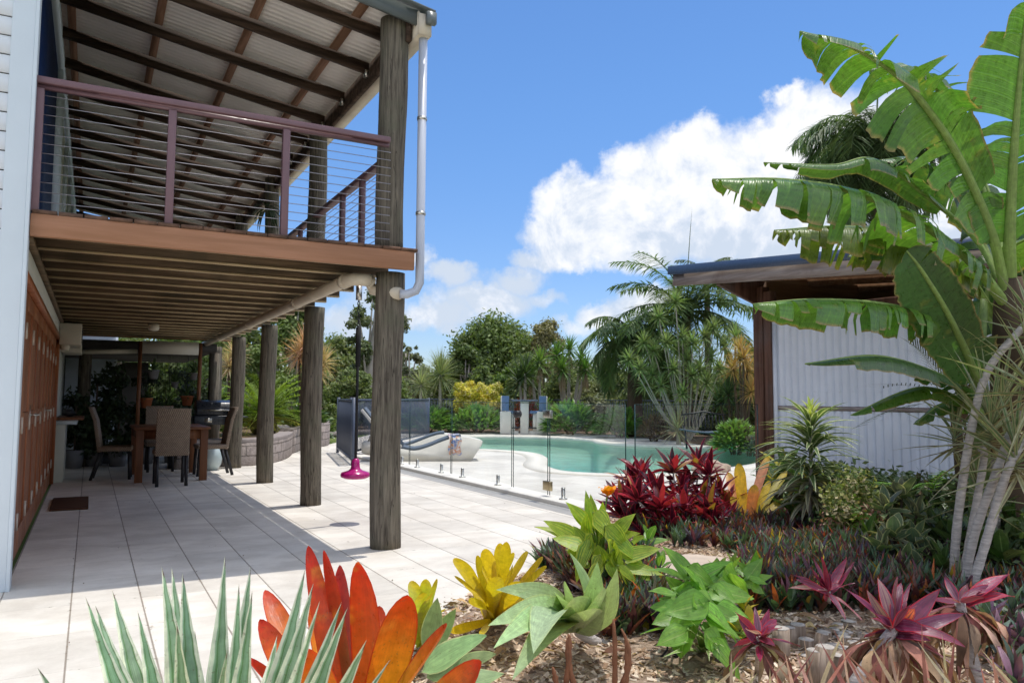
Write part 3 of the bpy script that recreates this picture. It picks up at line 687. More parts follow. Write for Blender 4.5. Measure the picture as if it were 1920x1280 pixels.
for y in ys_[:6]: mb.bb((ROX-.14,y-.03,rz(ROX-.1)-.13),(ROX-.1,y+.03,rz(ROX-.1)-.07))
mb.build('bracket', steel, ver)
# downpipe with elbows, then the long pipe slung beneath the deck
px_, py_ = 2.33, 5.86
mb = MB(); mb.tube([(px_,py_,4.22),(px_,py_,2.22),(px_,py_,2.14),(px_-.03,py_+.01,2.07),(px_-.1,py_+.02,2.04),(px_-.16,py_+.03,2.04)], .036, 14); mb.build('downpipe', downp, ver, smooth=True)
mb = MB(); mb.tube([(px_-.16,py_+.03,2.12),(2.0,5.9,2.15)], .05, 12); 
mb = MB(); mb.tube([(1.96,6.02,2.15),(1.9,6.02,2.152),(1.84,6.06,2.155),(1.82,6.14,2.16),(1.82,7.0,2.16),(1.82,15.3,2.17)], .052, 14)
for y in (6.2,7.9,10.6,13.2): mb.tube([(1.82,y,2.16),(1.82,y+.09,2.16)], .06, 14)
mb.tube([(px_-.16,py_+.03,2.04),(px_-.3,py_+.3,2.1),(1.96,6.02,2.15)], .05, 12)
mb.build('drain_pipe', pvc, ver, smooth=True)
# railing
def wires(mb, a, b, zlo, zhi, n):
    for i in range(n):
        z = zlo+(zhi-zlo)*i/(n-1); mb.tube([(a[0],a[1],z),(b[0],b[1],z)], .0032, 5)
RT = 3.26
MB().bb((HX+.02,VY0-.05,RT-.022),(2.03,VY0+.05,RT+.022)).build('handrail', rail_paint, ver, bevel=.005)
MB().bb((HX+.02,VY0-.02,RT-.05),(2.03,VY0+.02,RT-.024)).build('rail_support', rail_paint, ver)
for x in (-.37,.43,1.22): MB().bb((x-.026,VY0-.028,2.39),(x+.026,VY0+.028,RT-.05)).build('railing_post', rail_paint, ver, bevel=.003)
wb = MB(); wires(wb,(HX+.03,VY0),(2.05,VY0),2.46,RT-.09,12); wb.build('railing_wire', wire, ver)
RX = 2.17
MB().bb((RX-.03,6.1,RT-.022),(RX+.05,15,RT+.022)).build('handrail', rail_paint, ver, bevel=.005)
for y in (6.95,7.6,9.4,10.1,11.9,12.7,14.5): MB().bb((RX-.02,y-.04,2.39),(RX+.025,y+.04,RT-.022)).build('railing_post', rail_paint, ver, bevel=.003)
wb = MB(); wires(wb,(RX,6.1),(RX,15),2.46,RT-.09,12); wb.build('railing_wire', wire, ver)
# staghorn fern and hanging things at the upper post
# ------------------------------------------------------------------ rear lean-to behind the table (dark)
ln = root('rear_shade_house', 'dark roofed lean-to with lattice screen closing the far end of the patio', 'lean-to', (.6,15.6,0))
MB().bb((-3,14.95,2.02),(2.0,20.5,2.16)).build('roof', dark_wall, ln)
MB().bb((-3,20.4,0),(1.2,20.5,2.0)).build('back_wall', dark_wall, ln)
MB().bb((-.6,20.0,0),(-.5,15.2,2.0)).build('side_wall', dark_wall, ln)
MB().beam((-.38,14.9,1.93),(.68,14.75,1.97),.07,.07).build('roof_beam', cream_plastic, ln)
for x in (-.1,2.0): MB().tube([(x,15.2,0),(x,15.2,2.0)], .1, 10).build('post', post_wood, ln)
mb = MB()
for i in range(34): mb.bb((.72+i*.03,15.05,1.2),(.724+i*.03,15.054,2.0))
for i in range(24): mb.bb((.72,15.06,1.25+i*.03),(1.72,15.064,1.254+i*.03))
mb.build('lattice', black_m, ln)
wh = root('rear_shed', 'bluish white weatherboard shed glimpsed through the dark plants behind the patio', 'shed', (.35,19.4,0))
mb = MB()
for i in range(9): mb.add([(-.6,19.4,1.0+i*.2),(.45,19.4,1.0+i*.2),(.45,19.44,1.2+i*.2),(-.6,19.44,1.2+i*.2)],[(0,1,2,3)])
mb.bb((-.6,19.46,.0),(.5,19.9,2.9)); mb.build('wall', shade_house, wh)
# ------------------------------------------------------------------ right hand shed
sx = 7.4
sd = root('garden_shed', 'skillion roofed garden shed of white corrugated iron with brown timber posts', 'shed', (sx,6.9,0))
v_, f_, u_ = corr_sheet((sx,6.78,.05), (0,0,1), (0,-1,0), 1.03, 5.2, .015, .1, Vector((-1,0,0)))
MB().add(v_,f_,uvs=u_).build('wall_sheet', iron, sd, smooth=True)
v_, f_, u_ = corr_sheet((sx,6.78,1.13), (0,0,1), (0,-1,0), 1.02, 5.2, .015, .1, Vector((-1,0,0)))
MB().add(v_,f_,uvs=u_).build('wall_sheet', iron, sd, smooth=True)
mb = MB(); mb.bb((sx-.02,1.6,1.085),(sx+.03,6.8,1.125)); mb.build('middle_rail', shed_fascia, sd)
mb = MB(); mb.bb((sx-.03,1.6,2.13),(sx+.03,6.8,2.17)); mb.bb((sx-.03,6.74,.02),(sx-.012,6.8,2.13)); [mb.box((sx-.014,6.7-i*.17,zz),(.008,.016,.016)) for zz in (.25,1.0,1.3,2.05) for i in range(30)]; mb.build('trim_and_screws', iron, sd)  # this mesh also holds the screw heads across the wall sheets
mb = MB(); mb.bb((sx-.04,6.8,-.02),(sx+.06,6.93,2.55)); mb.build('post', shed_wood, sd, bevel=.004)
mb = MB(); mb.bb((sx-.05,6.935,-.02),(sx+.08,7.09,2.62)); mb.build('post', shed_wood, sd, bevel=.006)
mb = MB(); mb.bb((sx+.02,2.0,2.17),(sx+.1,6.8,2.3)); mb.build('wall_head', shed_wood, sd)
def sz(y): return 2.69-.085*(7.82-y)
mb = MB(); mb.beam((6.7,7.83,sz(7.83)+.075),(6.7,2.0,sz(2.0)+.075),.05,.15); mb.build('fascia', shed_fascia, sd)
mb = MB(); mb.beam((6.66,7.85,sz(7.85)+.2),(6.66,2.0,sz(2)+.2),.1,.11); mb.build('gutter', dark_blue, sd)
v_, f_, u_ = corr_sheet((6.66,7.85,sz(7.85)+.2), (1,0,0), Vector((0,-1,-.085)), 4.2, 5.9, .01, .085)
MB().add(v_,f_,uvs=u_).build('roof_sheet', iron, sd)
for y in (7.05,): 
    mb = MB(); z0 = sz(y)
    mb.add([(6.73,y-.03,z0+.08),(6.73,y+.03,z0+.08),(6.73,y-.03,z0-.02),(6.73,y+.03,z0-.02),(sx+.1,y-.03,z0+.08),(sx+.1,y+.03,z0+.08),(sx-.05,y-.03,z0-.22),(sx-.05,y+.03,z0-.22)],
        [(0,1,3,2),(4,6,7,5),(0,2,6,4),(1,5,7,3),(2,3,7,6),(0,4,5,1)]); mb.build('rafter_bracket', shed_wood, sd)
for x in (7.1,7.5,8.3,9.3,10.3): MB().beam((x,7.8,sz(7.8)+.13),(x,2.0,sz(2)+.13),.08,.1).build('purlin', shed_under, sd)
mb = MB(); mb.add([(10.6,1.9,0),(10.6,7.75,0),(10.6,7.75,sz(7.75)+.17),(10.6,1.9,sz(1.9)+.17)],[(0,1,2,3)]); mb.add([(7.5,1.95,0),(10.6,1.95,0),(10.6,1.95,sz(1.95)+.17),(7.5,1.95,sz(1.95)+.17)],[(0,1,2,3)]); mb.add([(7.5,7.0,0),(10.6,7.0,0),(10.6,7.0,sz(7)+.17),(7.5,7.0,sz(7)+.17)],[(0,1,2,3)]); mb.build('back_wall', shed_under, sd)

# ------------------------------------------------------------------ pool fence
FX = 4.83
def spigot(parent, x, y):
    mb = MB(); mb.lathe([(0,.045),(.05,.045),(.05,.055),(.022,.06),(.022,.17),(.018,.18),(0,.18)], (x,y,0), 14); mb.box((x,y,.13),(.034,.034,.1)); return mb.build('spigot', steel, parent, smooth=False)
def glass_panel(name, label, a, b, spig, top=1.15, extra=None):
    a, b = Vector(a), Vector(b); r = root(name, label, 'glass panel' if 'gate' not in name else 'gate', ((a.x+b.x)/2,(a.y+b.y)/2,0), 'glass panels of the pool fence')
    MB().beam((a.x,a.y,.6),(b.x,b.y,.6),.012,1.08 if top > 1.1 else 1.05).build('glass', pool_glass, r)
    d = (b-a).normalized(); e = MB()
    for p, s_ in ((a,-1),(b,1)): e.beam((p.x+d.x*s_*.003,p.y+d.y*s_*.003,.06),(p.x+d.x*s_*.003,p.y+d.y*s_*.003,1.145),.013,.005)
    e.beam((a.x,a.y,1.144),(b.x,b.y,1.144),.0125,.007); e.build('edge', glass_edge, r)
    for q in spig:
        p = a+(b-a)*q; spigot(r, p.x, p.y)
    return r
for z_ in (2.7,3.5): MB().tube([(2.33,5.86,z_),(2.33,5.86,z_+.025)], .042, 14).build('pipe_clip', steel, ver)
ysf = [14.2,12.5,10.76,8.83]
lab = ['clear pool fence panel nearest the dark metal fence','clear pool fence panel directly behind the front patio post','clear pool fence panel between the front post and the gate']
for i in range(3): glass_panel('glass_fence_panel', lab[i], (FX,ysf[i]-.03,0), (FX,ysf[i+1]+.02,0), (.2,.8))
gt = glass_panel('glass_gate', 'frameless clear glass pool gate with round black latch', (FX,8.8,0), (FX,7.95,0), ())
MB().tube([(FX-.03,8.72,1.0),(FX+.05,8.72,1.0)], .045, 16).build('latch', black_m, gt)
MB().bb((FX-.022,7.87,.11),(FX+.022,8.03,.22)).build('hinge', gate_gold, gt, bevel=.004); MB().bb((FX-.022,7.87,.97),(FX+.022,8.03,1.06)).build('hinge', steel, gt, bevel=.004)
glass_panel('glass_fence_panel', 'clear pool fence panel between the gate hinge and the fence corner', (FX,7.9,0), (FX,6.42,0), (.2,.8))
glass_panel('glass_fence_panel', 'clear pool fence panel running from the corner to the shed post', (FX+.08,6.36,0), (7.25,6.95,0), (.15,.85))
# slate metal fence at the far left
def slat_panel(name, label, a, b, h=1.15, gap=.1):
    a, b = Vector(a), Vector(b); r = root(name, label, 'fence', ((a.x+b.x)/2,(a.y+b.y)/2,0)); L_ = (b-a).length; d = (b-a)/L_
    mb = MB(); mb.beam((a.x,a.y,h),(b.x,b.y,h),.035,.04); mb.beam((a.x,a.y,.1),(b.x,b.y,.1),.035,.04); mb.build('rail', fence_metal, r)
    mb = MB(); nn = int(L_/gap)
    for i in range(nn+1): p = a+d*(L_*i/nn); mb.tube([(p.x,p.y,.1),(p.x,p.y,h)], .009, 6)
    mb.build('picket', fence_metal, r)
    for p in (a,b): MB().box((p.x,p.y,h/2+.02),(.055,.055,h+.06)).build('post', fence_metal, r)
    return r
slat_panel('metal_fence', 'open slate blue metal fence panel standing end on left of the loungers', G(633,848), G(661,872), gap=.033)
slat_panel('tubular_fence', 'see-through dark tubular fence running right behind the raised lounger', at(661,15.7), at(805,24), gap=.1)
slat_panel('tubular_fence', 'long black tubular boundary fence behind the pool garden shrubs', at(740,29.5), at(1110,29.5), gap=.11)
slat_panel('tubular_fence', 'black tubular boundary fence below the palms, behind the bench', at(1110,29.5), at(1480,24), gap=.11)
# ------------------------------------------------------------------ foreground plants
random.seed(21)
def rosette_tips(mb, c, tips, w, prof, col, bend=.12, fold=.25, n=8, towards=.5, wave=0, var=.12):
    """leaves from c to explicit tips; each leaf's face is turned partly towards the path side so it reads broad"""
    for tp in tips:
        tip = Vector(tp[0]); ww = tp[1] if len(tp) > 1 and tp[1] else w
        ax = (tip-c); fn = (UP*(1-towards)-F0*towards*1.0).normalized()
        b = c+Vector((random.uniform(-.02,.02),random.uniform(-.02,.02),0))
        mb.blade(b, tip, ww, tp[2] if len(tp) > 2 else bend, fold, n, prof, vary(tp[3] if len(tp) > 3 else col, var), face=fn, wave=wave)
def rosette(mb, c, n, L, w, el0, el1, prof='lance', col=(.1,.2,.05), bend=.15, fold=.2, seg=5, var=.15, wave=0, droop=0, jit=.25, start=.0):
    c = Vector(c); ph = random.random()*6
    for i in range(n):
        a = ph+i*2.39996; f = (i+.5)/n; e = el0+(el1-el0)*f+random.uniform(-jit,jit)*.5; l = L*random.uniform(.8,1.1)*(.75+.25*math.sin(math.pi*min(1,f+.3)))
        d = Vector((math.cos(a)*math.cos(e),math.sin(a)*math.cos(e),math.sin(e)))
        tip = c+d*l-UP*droop*l*f
        mb.blade(c+d*start*l, tip, w*random.uniform(.85,1.1), bend, fold, seg, prof, vary(col,var), wave=wave, roll=random.uniform(-.4,.4))
# --- variegated agave, nearest the camera
ac = PD(400,1650,1.62)
ag = root('agave_plant', 'blue green agave with white leaf margins and dark spines, nearest the camera', 'agave', (ac.x,ac.y,.02))
tips = [(70,1250,1.5),(160,1118,1.75),(178,1133,1.95),(210,1105,2.0),(258,1145,1.85),(303,1060,1.8),(322,1063,2.0),(342,1072,1.75),(331,1165,1.35),(422,1040,1.75),(365,1180,1.95),(470,1060,1.8),(448,1093,1.7),(473,1106,1.55),(427,1215,1.3),
        (572,1066,1.85),(588,1092,1.65),(600,1125,1.35),(641,1127,1.7),(652,1138,1.5),(688,1198,1.45),(732,1235,1.6),(520,1190,2.1),(40,1400,1.9),(150,1350,1.3),(640,1330,1.2),(800,1400,1.6)]
for x, y, D in tips:
    tip = PD(x,y,D); mb = MB(); out_ = Vector((tip.x-ac.x,tip.y-ac.y,0)); b = Vector((ac.x,ac.y,.1))+out_*.12
    d = (tip-b).normalized(); vd = (tip-EYEP).normalized()
    fn = (UP*.5-vd*.75+Vector((random.uniform(-.5,.5),random.uniform(-.5,.5),0))*.9).normalized()
    mb.blade(b, tip, .098*random.uniform(.85,1.1), random.uniform(-.04,.08), .42, 12, 'agave', vary((.27,.42,.26),.12), face=fn)
    mb.build('leaf', L_agavev, ag, smooth=True)
# --- orange bromeliad
bc = Vector((*PD(655,1400,2.25).to_2d(),.06))
br = root('orange_bromeliad', 'big orange and red bromeliad with broad strap leaves beside the agave', 'bromeliad', bc)
T = [(578,1022,2.35,.07,(.55,.1,.02)),(607,1030,2.3,.05,(.2,.06,.02)),(672,1052,2.2,.115,(.62,.12,.02)),(637,1058,2.5,.07,(.35,.07,.03)),(765,1115,2.2,.13,(.75,.3,.02)),(838,1168,2.1,.105,(.7,.33,.03)),(903,1240,1.95,.11,(.72,.25,.02)),
     (497,1105,2.6,.085,(.75,.3,.02)),(487,1160,2.35,.085,(.75,.25,.02)),(590,1110,2.6,.12,(.75,.32,.03)),(712,1135,2.55,.11,(.75,.33,.05)),(560,1210,2.0,.13,(.7,.25,.02)),(765,1190,2.6,.1,(.3,.34,.05)),(700,1290,1.8,.12,(.7,.25,.03)),(465,1232,2.3,.06,(.6,.16,.02)),(880,1330,1.8,.13,(.6,.2,.03))]
for x, y, D, w, c in T:
    tip = PD(x,y,D); vd = (tip-EYEP).normalized(); fn = (UP*.6-vd*.7+Vector((random.uniform(-.3,.3),random.uniform(-.3,.3),0))).normalized()
    MB().blade(bc+Vector((random.uniform(-.03,.03),random.uniform(-.03,.03),.0)), tip, w*.92, random.uniform(.0,.14), .45, 16, 'bro', vary(c,.15), face=(fn+Vector((random.uniform(-.45,.45),random.uniform(-.45,.45),0))).normalized(), wave=.02).build('leaf', L_bromo, br, smooth=True)
# --- yellow bromeliads
def brom(name, label, base, tips, colr, mat, grp=None, w=.06):
    base = Vector(base); r = root(name, label, 'bromeliad', base, grp)
    for x, y, D, ww in tips:
        tip = PD(x,y,D); vd = (tip-EYEP).normalized(); fn = (UP*.6-vd*.7+Vector((random.uniform(-.4,.4),random.uniform(-.4,.4),0))).normalized()
        MB().blade(base+Vector((random.uniform(-.03,.03),random.uniform(-.03,.03),0)), tip, ww or w, random.uniform(0,.09), .35, 9, 'strap', vary(colr,.15), face=fn).build('leaf', mat, r, smooth=True)
    return r
b0 = G(925,1172); 
brom('yellow_bromeliad', 'bright yellow bromeliad clump at the paving edge', (b0.x,b0.y,.03),
    [(855,1045,3.5,.085),(893,1042,3.7,.07),(912,1028,3.8,.085),(940,1018,3.85,.08),(950,1015,3.6,.06),(962,1035,3.9,.07),(990,1035,3.7,.085),(1018,1045,3.75,.08),(1025,1062,3.6,.07),(852,1080,3.5,.04),(870,1095,3.3,.07),(1030,1095,3.6,.05),(1035,1105,3.5,.04),(905,1065,3.45,.09),(960,1062,3.45,.09),(975,1090,3.3,.08),(930,1080,3.3,.085),(880,1130,3.2,.07),(1000,1120,3.3,.06),(845,1185,3.2,.05),(905,1190,3.1,.05)],
    (.62,.47,.025), L_bromy)
b0 = G(790,1215)
brom('yellow_bromeliad', 'small lime yellow bromeliad behind the orange one', (b0.x,b0.y,.02),
    [(775,1088,3.3,.075),(800,1085,3.35,.06),(818,1085,3.3,.05),(790,1112,3.1,.07),(810,1112,3.1,.06),(760,1130,3.1,.06),(835,1140,3.1,.05)], (.45,.46,.05), L_bromy)
# --- broad grey green leaves right of the orange bromeliad and the foxtail agave
a0 = Vector((*G(1085,1235).to_2d(),.05))
aa = root('foxtail_agave', 'soft pale green spineless agave leaning over the bark chips', 'agave', a0)
hub = a0+Vector((.0,.0,.08))
MB().tube([a0+Vector((.2,-.02,-.03)), a0+Vector((.08,-.01,.02)), hub], [.022,.026,.03], 12, (.3,.25,.2)).build('stem', bark_pale, aa, smooth=True)
for x, y, D, w, bd in [(930,1105,2.95,.12,.12),(915,1172,2.6,.13,.1),(925,1215,2.45,.12,.1),(968,1115,3.0,.13,.06),(1022,1128,3.0,.12,.05),(1060,1090,3.1,.14,.0),(1068,1035,3.1,.07,-.15),(1075,1120,2.7,.15,.0),(1120,1052,3.0,.1,-.12),(1157,1065,2.8,.1,-.12),(1132,1100,2.75,.12,-.03),(1000,1225,2.4,.15,.12),(1085,1150,2.95,.12,.0),(960,1275,2.35,.11,.1),(1040,1110,2.9,.12,.02),(1110,1140,2.6,.13,0)]:
    tip = PD(x,y,D); vd = (tip-EYEP).normalized(); fn = (UP*.7-vd*.7).normalized()
    MB().blade(hub, tip, w*1.25, bd*1.6+.03, .42, 14, 'lance', vary((.38,.5,.25),.16), face=(fn+Vector((random.uniform(-.4,.4),random.uniform(-.4,.4),0))).normalized()).build('leaf', L_attenu, aa, smooth=True)
def tipsplant(name, label, cat, base, tips, mat, col, prof='oval', stem=None, fold=.2, n=9, seedbend=.12, group=None, wave=.03, smooth=True, extra=False):
    base = Vector(base); r = root(name, label, cat, base, group)
    for x, y, D, w, bx, by in tips:
        tip = PD(x,y,D); lb = PD(bx,by,D+random.uniform(-.06,.06)); vd = (tip-EYEP).normalized()
        fn = (UP*.55-vd*.7+Vector((random.uniform(-.35,.35),random.uniform(-.35,.35),0))).normalized()
        MB().blade(lb, tip, w*.86, random.uniform(.04,.2), fold, n, prof, vary(col,.22), face=fn, wave=wave).build('leaf', mat, r, smooth=smooth)
        if extra:
            t2 = tip+Vector((random.uniform(-.09,.09),random.uniform(-.09,.09),-random.uniform(.02,.12))); MB().blade(lb+Vector((random.uniform(-.03,.03),random.uniform(-.03,.03),-.03)), t2, w*.75, random.uniform(.04,.22), fold, n, prof, vary(col,.3), face=(fn+Vector((random.uniform(-.6,.6),random.uniform(-.6,.6),.2))).normalized(), wave=wave).build('leaf', mat, r, smooth=smooth)
        if stem: MB().tube([base+Vector((random.uniform(-.04,.04),random.uniform(-.04,.04),0)), (base+lb)/2+Vector((0,0,.03)), lb], [.009,.007,.005], 6, vary(stem)).build('stem', L_generic, r)
    return r
# low grey-green leaves tucked beside the orange bromeliad
g0 = G(800,1320)
tipsplant('low_agave', 'flat grey green leaves lying beside the orange bromeliad', 'agave', (g0.x,g0.y,.03),
   [(912,1190,2.4,.13,790,1260),(820,1120,2.9,.1,800,1230),(945,1262,2.2,.1,830,1290),(855,1140,3.0,.09,790,1240),(875,1215,2.5,.1,800,1270),(930,1225,2.45,.1,840,1262)], L_attenu, (.24,.36,.16), 'lance')
# --- canna with striped leaves and an orange flower
c0 = G(1128,1075)
cn = tipsplant('canna_plant', 'yellow striped canna clump at the paving edge', 'canna', (c0.x,c0.y,.02),
   [(1018,975,4.6,.13,1085,1010),(1060,940,4.7,.13,1105,985),(1098,918,4.8,.08,1112,990),(1107,925,4.9,.1,1110,985),(1150,1000,4.4,.16,1112,960),(1130,940,4.7,.12,1125,1010),(1192,962,4.8,.12,1150,1005),(1178,1030,4.3,.13,1135,985),(1035,1008,4.5,.13,1095,1025),(1075,985,4.6,.14,1110,1040),(1120,1020,4.4,.13,1130,1060),(1090,1050,4.4,.12,1110,1000),
    (1210,1005,4.5,.07,1185,1015),(1240,1028,4.3,.11,1165,1045),(1245,1078,4.2,.1,1170,1062),(1145,1060,4.2,.12,1150,1010),(1168,1075,4.2,.1,1150,1030),(1180,1000,4.6,.12,1145,1030),(1060,1030,4.5,.12,1105,1045),(1100,960,4.6,.13,1105,1020),(1155,1090,4.15,.09,1140,1050),(1195,1095,4.1,.08,1160,1060),(1110,1075,4.2,.1,1125,1040)],
   L_canna, (.2,.34,.03), 'heart', (.2,.3,.06), .2, extra=True)
fb = PD(1140,925,4.8)
fs_ = MB().tube([Vector((c0.x,c0.y,.02)), PD(1128,1000,4.75), PD(1138,930,4.8)], [.009,.007,.005], 6, (.2,.3,.06)).build('flower_stem', L_generic, cn)
mb = MB()
for k in range(9):
    a = k*2.4; mb.blade(fb+Vector((0,0,-.01)), fb+Vector((math.cos(a)*.06,math.sin(a)*.06,.035+.02*math.sin(k*3))), .06, .3, .1, 6, 'oval', vary((.85,.34,.01),.15), wave=.12)
mb.build('petal', L_generic, fs_, smooth=True)
# --- green lily clump in the middle
c0 = G(1290,1165)
tipsplant('lily_plant', 'fresh green broad leaved lily clump in front of the stepping stone', 'lily', (c0.x,c0.y,.02),
   [(1240,1022,3.7,.12,1300,1085),(1248,1080,3.55,.13,1292,1130),(1375,1052,3.7,.12,1310,1085),(1275,1058,3.5,.14,1330,1120),(1390,1100,3.6,.11,1360,1060),(1415,1122,3.5,.13,1340,1105),(1215,1108,3.4,.09,1268,1112),(1245,1150,3.25,.17,1330,1125),(1222,1170,3.3,.13,1285,1150),(1218,1138,3.4,.09,1270,1138),(1403,1158,3.3,.13,1340,1140),(1400,1172,3.3,.09,1330,1140),
    (1388,1198,3.2,.12,1320,1155),(1230,1210,3.15,.14,1290,1180),(1362,1240,3.1,.13,1320,1180),(1300,1128,3.5,.13,1285,1090),(1340,1100,3.6,.1,1290,1060),(1430,1045,3.9,.1,1400,1085),(1418,1030,3.9,.09,1408,1080),(1440,1095,3.8,.08,1405,1085),(1345,1155,3.25,.14,1300,1110),(1270,1180,3.3,.12,1300,1140),(1380,1130,3.4,.12,1330,1100),(1255,1125,3.5,.11,1300,1100)],
   L_lily, (.23,.43,.06), 'heart', (.16,.3,.05), .25, extra=True)
# --- small variegated spider plant by the stake
c0 = G(1315,1237)
sp = root('spider_plant', 'small cream edged spider plant below the lily clump', 'spider plant', (c0.x,c0.y,.03))
for x, y, D in [(1288,1178,3.05),(1294,1162,3.1),(1305,1190,2.95),(1325,1195,3.0),(1345,1208,2.95),(1358,1212,2.95),(1275,1205,3.0),(1242,1232,2.9),(1350,1225,2.9),(1310,1180,3.1),(1330,1240,2.8)]:
    MB().blade((c0.x,c0.y,.03), PD(x,y,D), .035, .08, .4, 6, 'agave', vary((.25,.38,.12)), face=(UP-F0)).build('leaf', L_dracv, sp, smooth=True)
# --- stepping stone, stakes, irrigation
def blob(mb, c, r, sq=(1,1,1), n=10, amp=.2, seed=0, col=(1,1,1)):
    vs, fs = [], []; c = Vector(c)
    for i in range(n+1):
        for k in range(2*n):
            th, ph = math.pi*i/n, math.pi*k/n; d = Vector((math.sin(th)*math.cos(ph),math.sin(th)*math.sin(ph),math.cos(th)))
            rr = r*(1+amp*mnoise.noise(d*1.7+Vector((seed*3.1,0,0)))*1.6); vs.append(c+Vector((d.x*sq[0],d.y*sq[1],d.z*sq[2]))*rr)
    for i in range(n):
        for k in range(2*n): fs.append((i*2*n+k,(i+1)*2*n+k,(i+1)*2*n+(k+1)%(2*n),i*2*n+(k+1)%(2*n)))
    return mb.add(vs, fs, col)
s0 = G(1275,1085); o = blob(MB(),(s0.x,s0.y,.085),.36,(1.25,.85,.11),14,.12,3).build('stepping_stone', slab_m, smooth=True); tag(o,'flat pale pinkish stepping stone half hidden by the lily leaves','stone')
k0 = G(1270,1262); st_ = root('irrigation_stake', 'black irrigation stake with thin hose in front of the lily clump','irrigation stake',(k0.x,k0.y,0))
MB().tube([(k0.x,k0.y,-.02),(k0.x-.01,k0.y,.13)], .011, 8).build('stake', black_rubber, st_)
q = Vector((k0.x-.01,k0.y,.12)); MB().tube([q, q+Vector((-.02,.02,.03)), q+Vector((-.03,.02,-.02)), q+Vector((-.1,.05,-.1)), q+Vector((-.3,.12,-.105))], .0045, 6).build('hose', black_rubber, st_)
k0 = G(1855,1262); st_ = root('irrigation_stake', 'black irrigation stake at the lower right beside pointed leaves','irrigation stake',(k0.x,k0.y,0))
MB().tube([(k0.x,k0.y,0),(k0.x,k0.y,.14)], .011, 8).build('stake', black_rubber, st_); MB().tube([(k0.x,k0.y,.14),(k0.x,k0.y,.17)], .016, 8).build('sprinkler_head', black_rubber, st_)
# --- cut log edging: short round stakes standing in the bed
sawn = simple('sawn_end', (.46,.42,.37), .9, .1, 0, .3, 40, .5, 90)
logs = [(1465,1180,1255),(1482,1178,1225),(1498,1172,1215),(1540,1190,1232),(1525,1222,1300),(1548,1215,1300),(1545,1185,1215),(1575,1228,1300),(1592,1228,1295),(1562,1210,1240),(1585,1215,1250),(1605,1208,1245),(1612,1240,1300),(1510,1200,1235),(1640,1215,1260),(1628,1225,1275),(1665,1230,1290),(1530,1178,1205),(1560,1180,1205),(1590,1185,1215),(1620,1190,1220),(1650,1200,1230)]
logs += [(random.uniform(1515,1690),None,random.uniform(1188,1262)) for _ in range(34)]
for i, (x, yt, yb) in enumerate(logs):
    if yt is None: yt = yb-random.uniform(12,34)
    p = G(x,yb); D = (p-EYEP).dot(CF); zt_ = EYE+(752-yt)/FP*D
    mb = MB(); r = random.uniform(.028,.042); mb.tube([(p.x,p.y,-.03),(p.x+random.uniform(-.008,.008),p.y,zt_*.5),(p.x+random.uniform(-.012,.012),p.y,zt_)], [r*1.05,r,r*.97], 12, wob=.12)
    o = mb.build('log_stake', stump_wood); MB().tube([(mb.V[-1][0],0,0),(0,0,0)],.001,3) if False else None; tp_ = sum((Vector(v) for v in mb.V[-12:]),Vector())/12; ORG[o.name] = (0,0,0); MB().tube([tp_,tp_+UP*.003],[r*.93,r*.9],12).build('sawn_end', sawn, o); tag(o,'short pale cut log stake standing in the bed edging beside the pink cordylines','log stake','cut log stakes edging the bed')
for i in range(16):
    p = G(1530+i*11+random.uniform(-8,8),1195+random.uniform(-12,18)); continue; o = blob(MB(),(p.x,p.y,.05+random.uniform(0,.05)),random.uniform(.035,.06),(1.2,1,.6),7,.2,i).build('rock', simple('grey_pebble',(.42,.38,.34),.85,.2,0,.25,10,.5,30) if i == 0 else MATS.setdefault('gp', bpy.data.materials['grey_pebble']), smooth=True); tag(o,'small rough grey rock in the heap behind the log stakes','rock','small rocks behind the log stakes')
# --- dry stalks in front
p = G(1075,1300); dr = root('dry_stalks', 'curled dead brown stalks standing in front of the foxtail agave','dead plant',(p.x,p.y,0))
for (x,y,x2,y2,x3,y3) in [(1060,1290,1072,1200,1066,1188),(1078,1290,1060,1230,1064,1195),(1152,1290,1155,1210,1150,1160),(1165,1285,1195,1230,1165,1178),(1172,1285,1180,1240,1172,1200),(1045,1290,1040,1260,1036,1250)]:
    D = 2.35; mb = MB(); a,b,c = PD(x,y,D),PD(x2,y2,D),PD(x3,y3,D); pts=[a*(1-u)**2+b*2*u*(1-u)+c*u*u for u in [i/8 for i in range(9)]]
    mb.tube(pts, [.009,.01,.008,.011,.007,.009,.006,.005,.003], 6, (.28,.13,.07), wob=.3); mb.build('stalk', dry_leaf, dr)
p = G(1700,1330); tf = root('dry_grass_tuft', 'pinkish dry sword leaves at the bottom right edge','grass tuft',(p.x,p.y,0))
for k in range(44):
    x = random.uniform(1340,1880); y = random.uniform(1150,1240) if x > 1500 else random.uniform(1200,1270)
    bx = x+random.uniform(-110,110); D = random.uniform(2.0,2.3); MB().blade(PD(bx,1330,D), PD(x,y+random.uniform(0,30),D), random.uniform(.006,.016), random.uniform(-.2,.2), .4, 6, 'agave', vary(random.choice([(.6,.38,.28),(.5,.25,.17),(.62,.5,.32),(.35,.14,.12)]),.25), face=-F0).build('leaf', dry_leaf, tf)
